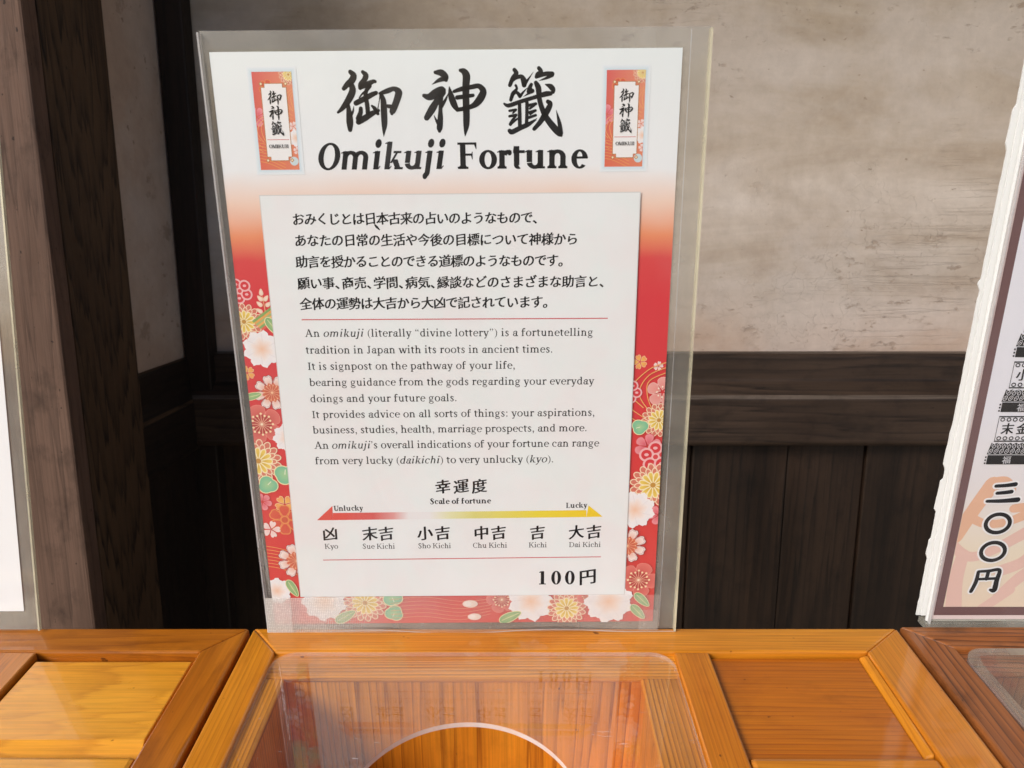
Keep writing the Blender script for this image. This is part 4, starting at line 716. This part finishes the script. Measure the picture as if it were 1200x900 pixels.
        for i in range(7):
            o2 = i * r * .17; pr.strip(smooth([(x - r, y + r * .5 - o2), (x, y + r * .35 - o2), (x + r, y + r * .0 - o2 * 1.1)]), r * .03, (0.76, 0.34, 0.1))
    elif kind == 'lines2':
        for i in range(6):
            o2 = i * r * .11; pr.strip(smooth([(x - r * 1.2, y + r * .26 - o2), (x - r * .3, y + r * .33 - o2 * 1.05), (x + r * .6, y + r * .2 - o2), (x + r * 1.4, y + r * .26 - o2 * .8)]), r * .012, (0.76, 0.32, 0.16))
    elif kind == 'curves':
        for i, q in enumerate((.62, .78, .95)):
            pr.strip(smooth([(x + r * 1.0, y + r * (1.1 - .2 * i)), (x + r * .2 * q, y + r * (.75 - .22 * i)), (x - r * .35 / q + i * r * .25, y - r * (.1 + .1 * i)), (x - r * .0 + i * r * .2, y - r * (.8 + .1 * i))]), r * .035, (0.78, 0.42, 0.14))
        for i in (0, 1): pr.strip(smooth([(x - r * .8, y - r * .55 - i * r * .4), (x - r * .4, y - r * .9 - i * r * .35), (x + r * .1, y - r * 1.25 - i * r * .3)]), r * .03, (0.78, 0.42, 0.14))

# ------------------------------------------------------------------ a clear sheet standing on its edge
def film(parent, x0, x1, y0, y1, zf, zb, right_edge, left_edge, bottom_wave=None, r=0.002, top_curl=0.0, name='film'):
    """front and back skins and the cut rim of a laminated pouch"""
    n = 40
    bot = [(x0 + (x1 - x0) * i / n, y0 + (bottom_wave(x0 + (x1 - x0) * i / n) if bottom_wave else 0)) for i in range(n + 1)]
    top = [(x1 + (x0 - x1) * i / n, y1) for i in range(n + 1)]
    if r > 0.003:
        top = [(x1 - r + r * math.cos(R(9 * i)), y1 - r + r * math.sin(R(9 * i))) for i in range(11)] + [(x0, y1)]
    out = bot + top; m = len(out)
    vs = [(x, y, zf - (top_curl * 0.004 if y > y1 - 1e-6 and top_curl else 0)) for x, y in out]
    if top_curl:   # the skin lies flat on the paper and slopes down to the sealed rim all round
        ix0, ix1, iy0, iy1 = x0 + .0040, x1 - .0118, y0 + .0062, y1 - .0078; dz = .0018; nv = 24
        lerp1 = lambda a, b3, t: a + (b3 - a) * t
        ri = [(lerp1(ix0, ix1, i / n), iy0) for i in range(n + 1)] + [(ix1, lerp1(iy0, iy1, i / nv)) for i in range(1, nv)] + [(lerp1(ix1, ix0, i / n), iy1) for i in range(n + 1)] + [(ix0, lerp1(iy1, iy0, i / nv)) for i in range(1, nv)]
        ro = bot + [(x1, lerp1(y0, y1, i / nv)) for i in range(1, nv)] + [(lerp1(x1, x0, i / n), y1) for i in range(n + 1)] + [(x0, lerp1(y1, y0, i / nv)) for i in range(1, nv)]
        m2 = len(ri); wob = lambda q: 1 + .35 * math.sin(q * .37) + .25 * math.sin(q * .91 + 1)
        mid = [((a[0] + c2[0]) / 2, (a[1] + c2[1]) / 2) for a, c2 in zip(ri, ro)]
        vs = [(x, y, zf) for x, y in ri] + [(x, y, zf - dz * .32 * wob(q)) for q, (x, y) in enumerate(mid)] + [(x, y, zf - dz * (.88 + (.34 * math.sin(q * 1.25 + .6) * (1 if q > n + nv + 12 else .3)) + .08 * math.sin(q * .5 + 2))) for q, (x, y) in enumerate(ro)]
        fs = [tuple(range(m2))] + [(L * m2 + q, (L + 1) * m2 + q, (L + 1) * m2 + (q + 1) % m2, L * m2 + (q + 1) % m2) for L in (0, 1) for q in range(m2)]; fm = [0] * len(fs)
    else:
        fs = [tuple(range(m))]; fm = [0]
    b0 = len(vs); vs += [(x, y, zb) for x, y in out]; fs.append(tuple(range(b0 + m - 1, b0 - 1, -1))); fm.append(1)
    f = mesh_obj(name, vs, fs, [M['film_front'], M['film_back']], parent, fm)
    if top_curl:
        for p in f.data.polygons: p.use_smooth = len(p.vertices) == 4
    def strip(xa, xb, mat):
        mesh_obj('film_edge', [(xa, y0, zf + .0002), (xb, y0, zf + .0002), (xb, y1 - max(r, .001), zf + .0002), (xa, y1 - max(r, .001), zf + .0002), (xa, y0, zb - .0002), (xb, y0, zb - .0002), (xb, y1 - max(r, .001), zb - .0002), (xa, y1 - max(r, .001), zb - .0002)],
            [(0, 1, 2, 3), (7, 6, 5, 4), (1, 5, 6, 2), (4, 0, 3, 7), (3, 2, 6, 7), (4, 5, 1, 0)], mat, f)
    if bottom_wave:   # the two skins part along the foot and their cut edge shows white
        for dz, mt in ((zf + .0002, M['film_edge_clear']),):
            ev = [(x, y + q, dz) for q in (0.0, .0007) for x, y in bot]; nb = len(bot)
            mesh_obj('film_edge', ev, [(i, i + 1, nb + i + 1, nb + i) for i in range(nb - 1)], mt, f)
        mesh_obj('inner_sheet_edge', [(.1042, .001, zb + .0001), (.1046, .001, zb + .0001), (.1046, y1 - .001, zb + .0001), (.1042, y1 - .001, zb + .0001)], [(0, 1, 2, 3)], M['film_edge_clear'], f)
    strip(x1 - 0.0007, x1 + 0.0002, right_edge)
    strip(x0 - 0.0002, x0 + 0.0006, left_edge)
    return f
def sign_matrix(lean, origin, roll=0.0):
    es = Vector((0, -math.sin(lean), math.cos(lean))); ns = Vector((0, -math.cos(lean), -math.sin(lean))); ex = Vector((1, 0, 0))
    m = Matrix((ex, es, ns)).transposed().to_4x4()
    return Matrix.Translation(origin) @ m @ Matrix.Rotation(roll, 4, 'Z')
def quad(name, pts, z, mat, parent): return mesh_obj(name, [(p[0], p[1], z) for p in pts], [(0, 1, 2, 3)], mat, parent)

# ------------------------------------------------------------------ the fortune sign
sg = empty('fortune_sign', sign_matrix(R(5.3), PB, R(0.5)), 'laminated fortune sign with red flower border standing on the middle box', 'sign', 'signs standing on the boxes')
quad('paper', [(-.1095, .0047), (.1007, .0047), (.1007, .2974), (-.1095, .2974)], 0.0, M['paper'], sg)
fp = Print(0.00005, 1.0e-6, (-.1094, .1006, .0048, .2973))
tops = []
for k, x, y, r in FLOWERS:                                           # each flower lies just above the ones it overlaps
    x, y, r = x / 1000, y / 1000, r / 1000
    fp.z = max([0.00005] + [zt for (qx, qy, qr, zt) in tops if math.hypot(qx - x, qy - y) < (qr + r) * 1.45 or k in ('lines', 'lines2', 'curves')])
    flower(fp, k, x, y, r); fp.up(); tops.append((x, y, r, fp.z))
fp.build('flower_border', sg)
ZP = max(t[3] for t in tops) + 0.00003
print('print thickness mm', ZP * 1000)
PX0, PX1, PY0, PY1 = -.0932, .0841, .0224, .2354
quad('text_panel_edge', [(PX0 - .0004, PY0 - .0003), (PX1 + .0004, PY0 - .0003), (PX1 + .0004, PY1 + .0004), (PX0 - .0004, PY1 + .0004)], ZP, M['grey_line'], sg)
quad('text_panel', [(PX0, PY0), (PX1, PY0), (PX1, PY1), (PX0, PY1)], ZP + .00003, M['panel'], sg)
ZT = ZP + 0.00007
for nm, rows in ROWS.items():
    pr = Print(0.00006 if nm == 'title_lettering' else ZT, 0.0)
    if nm == 'title_lettering':
        for gl in KANJI:
            for st in gl: brush(pr, [(x / 1000, y / 1000, wd / 1000) for x, y, wd in st], BLACK)
        pr.z = 0.00006
    for t, sty, x0, y0, x1, y1, h in rows: write_row(pr, t, sty, x0 / 1000, y0 / 1000, x1 / 1000, y1 / 1000, h / 1000)
    pr.build(nm, sg, M['ink_grey'] if nm == 'english_text' else M['ink'])
pr = Print(ZT)
for a, b2 in RULES:
    pr = Print(ZT); pr.strip([mm(a), mm(b2)], 0.0005, (0, 0, 0)); pr.build('red_rule', sg, M['red_ink'])
pr = Print(ZT); RED = (0.66, 0.08, 0.06); YEL = (0.76, 0.60, 0.02); PAL = (0.74, 0.735, 0.735)
A_ = ARROW; bl, br_, tr_, tl = [mm(p) for p in (A_['lu'], A_['ru'], A_['body'][2], A_['body'][3])]
stops = [(0, RED), (.16, (0.62, 0.10, 0.09)), (.24, (0.68, 0.32, 0.30)), (.30, PAL), (.38, PAL), (.46, (0.70, 0.70, 0.42)), (.56, (0.66, 0.63, 0.20)), (.8, (0.74, 0.62, 0.05)), (1, (0.78, 0.56, 0.02))]
lerp = lambda a, b2, t: tuple(p + (q - p) * t for p, q in zip(a, b2))
for (t0, c0), (t1, c1) in zip(stops, stops[1:]): pr.poly([lerp(bl, br_, t0), lerp(bl, br_, t1), lerp(tl, tr_, t1), lerp(tl, tr_, t0)], [c0, c1, c1, c0])
pr.up(); pr.poly([mm(p) for p in A_['lh']], [RED] * 3); pr.poly([mm(p) for p in A_['rh']], [(0.78, 0.56, 0.02)] * 3)
pr.build('scale_arrow', sg)
pr = Print(ZT); sx, sy = SPECK[0] / 1000, SPECK[1] / 1000
brush(pr, [(sx - .0008, sy + .001, .0008), (sx, sy, .0011), (sx + .0012, sy - .0012, .0005)], BLACK); pr.build('ink_speck', sg, M['ink'])
KB = []                                                             # the three characters again, each in a unit square, for the small slips
for gl in KANJI:
    xs = [p[0] for st in gl for p in st]; ys = [p[1] for st in gl for p in st]; cx, cy = (min(xs) + max(xs)) / 2, (min(ys) + max(ys)) / 2; k = 1 / (max(ys) - min(ys))
    KB.append([[((x - cx) * k, (y - cy) * k, wd * k) for x, y, wd in st] for st in gl])
for q, corners in enumerate(SLIPS):
    c = [mm(p) for p in corners]; x0, x1, y0, y1 = (c[0][0] + c[3][0]) / 2, (c[1][0] + c[2][0]) / 2, (c[2][1] + c[3][1]) / 2, (c[0][1] + c[1][1]) / 2
    pr = Print(0.0001, 1e-6)
    for i in range(6):                                               # pale blue printed shadow round the slip
        g2 = .0022 * (1 - i / 6); cl = lerp((0.79, 0.815, 0.825), (0.58, 0.70, 0.76), (i + 1) / 6); pr.poly([(x0 - g2, y0 - g2), (x1 + g2, y0 - g2), (x1 + g2, y1 + g2), (x0 - g2, y1 + g2)], [cl] * 4); pr.up()
    pr.clip = (x0, x1, y0, y1); Wd, Hd = x1 - x0, y1 - y0
    pr.poly([(x0, y0), (x1, y0), (x1, y1), (x0, y1)], [(0.66, 0.14, 0.08), (0.70, 0.22, 0.12), (0.72, 0.26, 0.15), (0.62, 0.10, 0.09)]); pr.up()
    for k, fx, fy, fr2 in (('orangeline', .35, .84, .2), ('pinkblob', .02, .55, .25), ('curves', .9, .72, .3), ('curves', .08, .42, .35), ('cherrywhite', .93, .45, .12), ('peony', .98, .33, .2), ('cherrywhite', .98, .2, .1), ('lines', .2, .2, .45), ('mum', .92, .97, .22)): flower(pr, k, x0 + fx * Wd, y0 + fy * Hd, fr2 * Wd)
    pr.disc((x0 + .88 * Wd, y0 + .09 * Hd), .11 * Wd, (0.55, 0.66, 0.68), 18)
    a, b2, c2, d2 = x0 + .21 * Wd, x0 + .83 * Wd, y0 + .10 * Hd, y0 + .88 * Hd; nt_ = .09 * Wd
    for grow, cl in ((.0003, (0.42, 0.20, 0.06)), (0, (0.80, 0.80, 0.79))):
        pr.poly([(a + nt_ - grow, c2 - grow), (b2 - nt_ + grow, c2 - grow), (b2 - nt_ + grow, d2 + grow), (a + nt_ - grow, d2 + grow)], [cl] * 4); pr.up()
        pr.poly([(a - grow, c2 + nt_ - grow), (b2 + grow, c2 + nt_ - grow), (b2 + grow, d2 - nt_ + grow), (a - grow, d2 - nt_ + grow)], [cl] * 4); pr.up()
    for cx, cy in ((a, c2), (b2, c2), (a, d2), (b2, d2)): pr.disc((cx, cy), .055 * Wd, (0.46, 0.20, 0.07), 4); pr.disc((cx, cy), .03 * Wd, (0.82, 0.74, 0.5), 4)
    pr.strip([(a + .03 * Wd, y0 + .315 * Hd), (b2 - .03 * Wd, y0 + .315 * Hd)], .0003, (0.6, 0.2, 0.2))
    so = pr.build('slip_picture', sg)
    pr = Print(pr.z + 5e-5)
    for i, gl in enumerate(KB):
        for st in gl: brush(pr, [((a + b2) / 2 + x * .145 * Hd, y0 + (.735 - i * .152) * Hd + y * .145 * Hd, wd * .145 * Hd) for x, y, wd in st], BLACK)
    write_row(pr, 'OMIKUJI', 'm', a + .06 * Wd, y0 + .228 * Hd, b2 - .06 * Wd, y0 + .228 * Hd, .036 * Hd)
    pr.build('slip_lettering', so, M['ink'])
wave = lambda x: 0.0022 * max(0, math.sin((x + .10) / .085 * math.pi)) ** 2 if x < -.015 else 0.0018 * max(0, math.sin((x + .0) / .09 * math.pi)) ** 2 if 0 < x < .09 else 0.0
film(sg, -.1131, .1130, -.0006, .3061, ZT + .0013, -.0009, M['film_edge'], M['film_edge_clear'], wave, 0.001, 1.0)
# ribbed clear tape along the foot of the sign, its right end torn to teeth
tz = ZT + .0015; tp = [(-.1135, .0002), (.1033, .0006)]
tp += [(.1033 + (.0006 if i % 2 else -.0002), .0006 + i * .00045) for i in range(1, 50)] + [(.1033, .0229), (-.1128, .0226)]
mesh_obj('tape', [(x, y, tz) for x, y in tp], [tuple(range(len(tp)))], M['tape'], sg)
mesh_obj('tape', [(.0925, .0004, tz + 1e-4), (.1029, .0004, tz + 1e-4), (.1029, .0135, tz + 1e-4), (.0925, .0135, tz + 1e-4)], [(0, 1, 2, 3)], M['tape'], sg)
mesh_obj('tape', [(-.1132, .0003, tz + 1e-4), (-.0990, .0003, tz + 1e-4), (-.0985, .0227, tz + 1e-4), (-.1128, .0222, tz + 1e-4)], [(0, 1, 2, 3)], M['tape'], sg)

# ------------------------------------------------------------------ the plain white sign on the left, leaning back on the pillar
PL = PB + Vector((0, -math.cos(TILT) * .002, -math.sin(TILT) * .002))
ls = empty('paper_sign', sign_matrix(R(-4.3), PL + Vector((-.36, 0, 0)), R(0.35)), 'white paper sign in a yellow edged clear cover leaning in front of the dark pillar', 'sign', 'signs standing on the boxes')
M['white_paper'] = plain('plain_white_paper', (0.80, 0.81, 0.81), 0.6)
quad('paper', [(-.105, .0115), (.1122, .0115), (.1122, .290), (-.105, .290)], 0.0, M['white_paper'], ls)
film(ls, -.115, .1205, .0006, .3020, .0009, -.0006, M['film_edge'], M['film_edge_clear'], None, 0.009)

# ------------------------------------------------------------------ the 300 yen sign on the right
PR = PB + Vector((0, math.cos(TILT) * .004 - math.sin(TILT) * .001, math.sin(TILT) * .004 + math.cos(TILT) * .001))
rsn = empty('price_sign', sign_matrix(R(6.5), PR + Vector((.36, 0, 0)), 0), 'thick ragged edged price sign with 300 yen in black characters on the reddish box', 'sign', 'signs standing on the boxes')
M['card_white'] = plain('white_card_edge', (0.76, 0.78, 0.77), 0.6)
M['brown_frame'] = plain('purplish_brown_print', (0.155, 0.085, 0.085), 0.6)
def right_bg():
    k = N('lilac_to_peach_print'); v = k.coords(rand=False); s = k.n('SeparateXYZ'); k.l(v, s.inputs[0])
    y = k.math('ADD', s.outputs[1], k.math('MULTIPLY', k.math('SUBTRACT', k.noise(v, 12, 3), 0.5), 0.03))
    col = k.ramp(k.math('MULTIPLY', y, 5.0), [(0.05, (0.74, 0.60, 0.46)), (0.25, (0.75, 0.66, 0.52)), (0.42, (0.73, 0.70, 0.70)), (0.6, (0.73, 0.735, 0.785))])
    k.bsdf(col, 0.6, 0.3); return k.m
M['right_bg'] = right_bg()
X0, X1, Yt = -.1085, .108, .300
# ragged white backing sheets, one behind the other
rr = random.Random(11)
def ragged(x, z, amp, y0, name='backing_sheet'):
    pts = []; y = y0; dx = 0
    while y < Yt:
        if rr.random() < .10: dx = rr.uniform(-1, .4) * amp
        dx *= .93; pts.append((x + dx + rr.uniform(-.2, .2) * amp * .3, y)); y += rr.uniform(.0012, .0035)
    out = [(X1, y0)] + [(X1, Yt)] + pts[::-1]
    n = len(out); th = .0008
    o = mesh_obj(name, [(a, b2, z) for a, b2 in out] + [(a, b2, z - th) for a, b2 in out], [tuple(range(n)), tuple(range(2 * n - 1, n - 1, -1))] + [(i, n + i, n + (i + 1) % n, (i + 1) % n) for i in range(n)], M['card_white'], rsn)
    fix_normals(o); return o
ragged(X0 + .0006, -.0046, .0016, .0024)
ragged(X0 + .0022, -.0028, .0007, .0034)
o = prism('card', rect(X0 + .0040, X1, .0014, Yt), -.0018, -.0004, M['card_white'], rsn, 'y', .0003)
quad('picture_frame', [(-.1012, .0056), (X1 - .001, .0056), (X1 - .001, Yt - .004), (-.1012, Yt - .004)], .0000, M['brown_frame'], rsn)
quad('pink_margin', [(-.1032, .0030), (X1, .0030), (X1, Yt - .002), (-.1032, Yt - .002)], -.0002, plain('pale_pink_print', (0.74, 0.62, 0.60)), rsn)
quad('picture_ground', [(-.0968, .0111), (X1 - .006, .0111), (X1 - .006, Yt - .010), (-.0968, Yt - .010)], .0001, M['right_bg'], rsn)
pr = Print(.00015, 1e-6, (-.0967, X1 - .0061, .0112, .2)); OC = (0.72, 0.44, 0.30); OC2 = (0.72, 0.49, 0.42)
for P in ([(-.084, .086, .009), (-.090, .074, .008), (-.0955, .061, .008), (-.098, .055, .008)], [(-.084, .086, .008), (-.078, .087, .007), (-.074, .083, .006)], [(-.094, .068, .005), (-.084, .063, .005), (-.072, .064, .005), (-.06, .070, .006)],
          [(-.099, .050, .006), (-.089, .043, .006), (-.078, .046, .006), (-.06, .058, .007)], [(-.092, .044, .007), (-.093, .028, .008), (-.091, .010, .009)], [(-.068, .017, .006), (-.058, .030, .007), (-.045, .040, .008)], [(-.075, .010, .006), (-.062, .022, .006)], [(-.070, .072, .005), (-.055, .074, .006)], [(-.07, .034, .007), (-.058, .040, .007), (-.050, .052, .007)], [(-.03, .09, .01), (-.01, .05, .012), (.03, .04, .012), (.07, .08, .012)]):
    brush(pr, P, OC if P[0][1] > .06 else OC2)
pr.build('swirl_print', rsn)
ZR_ = .0003
BIG = [[[(-.0058, .0052, .0016), (0, .0056, .0018), (.0056, .0064, .0022)], [(-.0042, .0006, .0016), (0, .001, .0018), (.0042, .0016, .0020)], [(-.0092, -.0046, .0015), (0, -.0044, .0020), (.0090, -.0036, .0026)]],
       [], [], [[(-.0062, .0060, .0016), (-.0064, -.001, .0020), (-.0082, -.0078, .0018)], [(-.006, .0062, .0013), (.0, .0066, .0016), (.0066, .0072, .0018), (.0064, .0, .0024), (.0062, -.0068, .0026), (.0036, -.0066, .0012)], [(-.006, .0008, .0013), (.006, .0014, .0014)], [(.0, .006, .0018), (-.0002, .001, .0018)]]]
halo = Print(ZR_, 1e-7); bk = Print(ZR_ + .0001, 1e-7)
for i, (cx, cy) in enumerate(((-.0772, .0805), (-.0770, .0632), (-.0762, .0462), (-.0762, .0282))):
    for P, grow in ((halo, .0022), (bk, .0003)):
        for st in BIG[i]: brush(P, [(cx + x * .88, cy + y * .9, wd) for x, y, wd in st], (0.80, 0.79, 0.79) if P is halo else BLACK, grow)
        if not BIG[i]:
            rg = [(cx + .0064 * math.cos(t), cy + .0055 * math.sin(t)) for t in [k * math.pi / 20 for k in range(40)]]; P.strip(rg, .0019 + grow, (0.80, 0.79, 0.79) if P is halo else BLACK, True)
halo.build('lettering_halo', rsn); bk.build('price_lettering', rsn, M['ink'])
# black printed coin-box stamps
def stamp(x, y, word, base_ch):
    p = Print(ZR_, 1e-7); W2, H2 = .036, .0135
    p.strip([(x, y), (x + W2, y), (x + W2, y + H2), (x, y + H2)], .0007, BLACK, True)
    for i in range(11):
        for yy in (y + .0016, y + H2 - .0016): 
            rg = [(x + .002 + i * .0032 + .0010 * math.cos(t), yy + .0009 * math.sin(t)) for t in [k * .6283 for k in range(10)]]; p.strip(rg, .0005, BLACK, True)
    for i, ch in enumerate(word): put_cjk(p, ch, x + .0055 + i * .0078, y + H2 / 2, .0058, 0, 0.05)
    top = [(x - .0012 + i * .0016, y - .0009 - .0006 * (i % 2)) for i in range(25)]                                    # pile of coins
    for a, b3 in zip(top, top[1:]): p.poly([(a[0] - .0012, y - .0074), (b3[0] - .0012, y - .0074), b3, a], [BLACK] * 4)
    p.up()
    p.poly([(x - .0018, y - .0130), (x + W2 + .002, y - .0130), (x + W2 + .002, y - .0078), (x - .0018, y - .0078)], [BLACK] * 4); p.up()
    for i in range(3): p.poly([(x - .0030, y - .0128 + i * .0017), (x - .0022, y - .0128 + i * .0017), (x - .0022, y - .0119 + i * .0017), (x - .0030, y - .0119 + i * .0017)], [BLACK] * 4)
    o = p.build('stamp_print', rsn, M['ink'])
    q = Print(ZR_ + 6e-5, 1e-7); wc = (0.72, 0.72, 0.75)
    for row2, (n2, oy, st2) in enumerate(((14, -.0026, .0026), (13, -.0056, .0028))):
        for i in range(n2):
            cx = x + .0002 - row2 * .0010 + i * st2; tl2 = .35 if row2 else -.3
            rg = [(cx + .0009 * math.cos(t) + tl2 * .0013 * math.sin(t), y + oy + .0013 * math.sin(t)) for t in [k * .5236 for k in range(12)]]
            q.strip(rg, .00026, wc, True)
            q.strip([(cx - .0003, y + oy - .0004), (cx + .0003, y + oy + .0005)], .00025, wc)
    put_cjk(q, base_ch, x + .0085, y - .0106, .0040, 0, 0.05)
    for i in range(len(q.c)): q.c[i] = wc
    q.build('stamp_highlight', o)
stamp(-.0883, .1106, '末金小吉', '福'); stamp(-.0866, .1396, '小金大吉', '福'); stamp(-.0852, .1686, '中金大吉', '福'); stamp(-.0838, .1976, '大金大吉', '福')
film(rsn, X0 + .0050, X1 + .001, -.0004, Yt + .001, .0012, -.0003, M['film_edge_clear'], M['film_edge_clear'], None, .001, name='clear_cover')
prism('clear_foot', rect(X0 + .0030, X1, -.0026, .0010), -.0060, .0016, M['film_back'], rsn, 'x', 0)
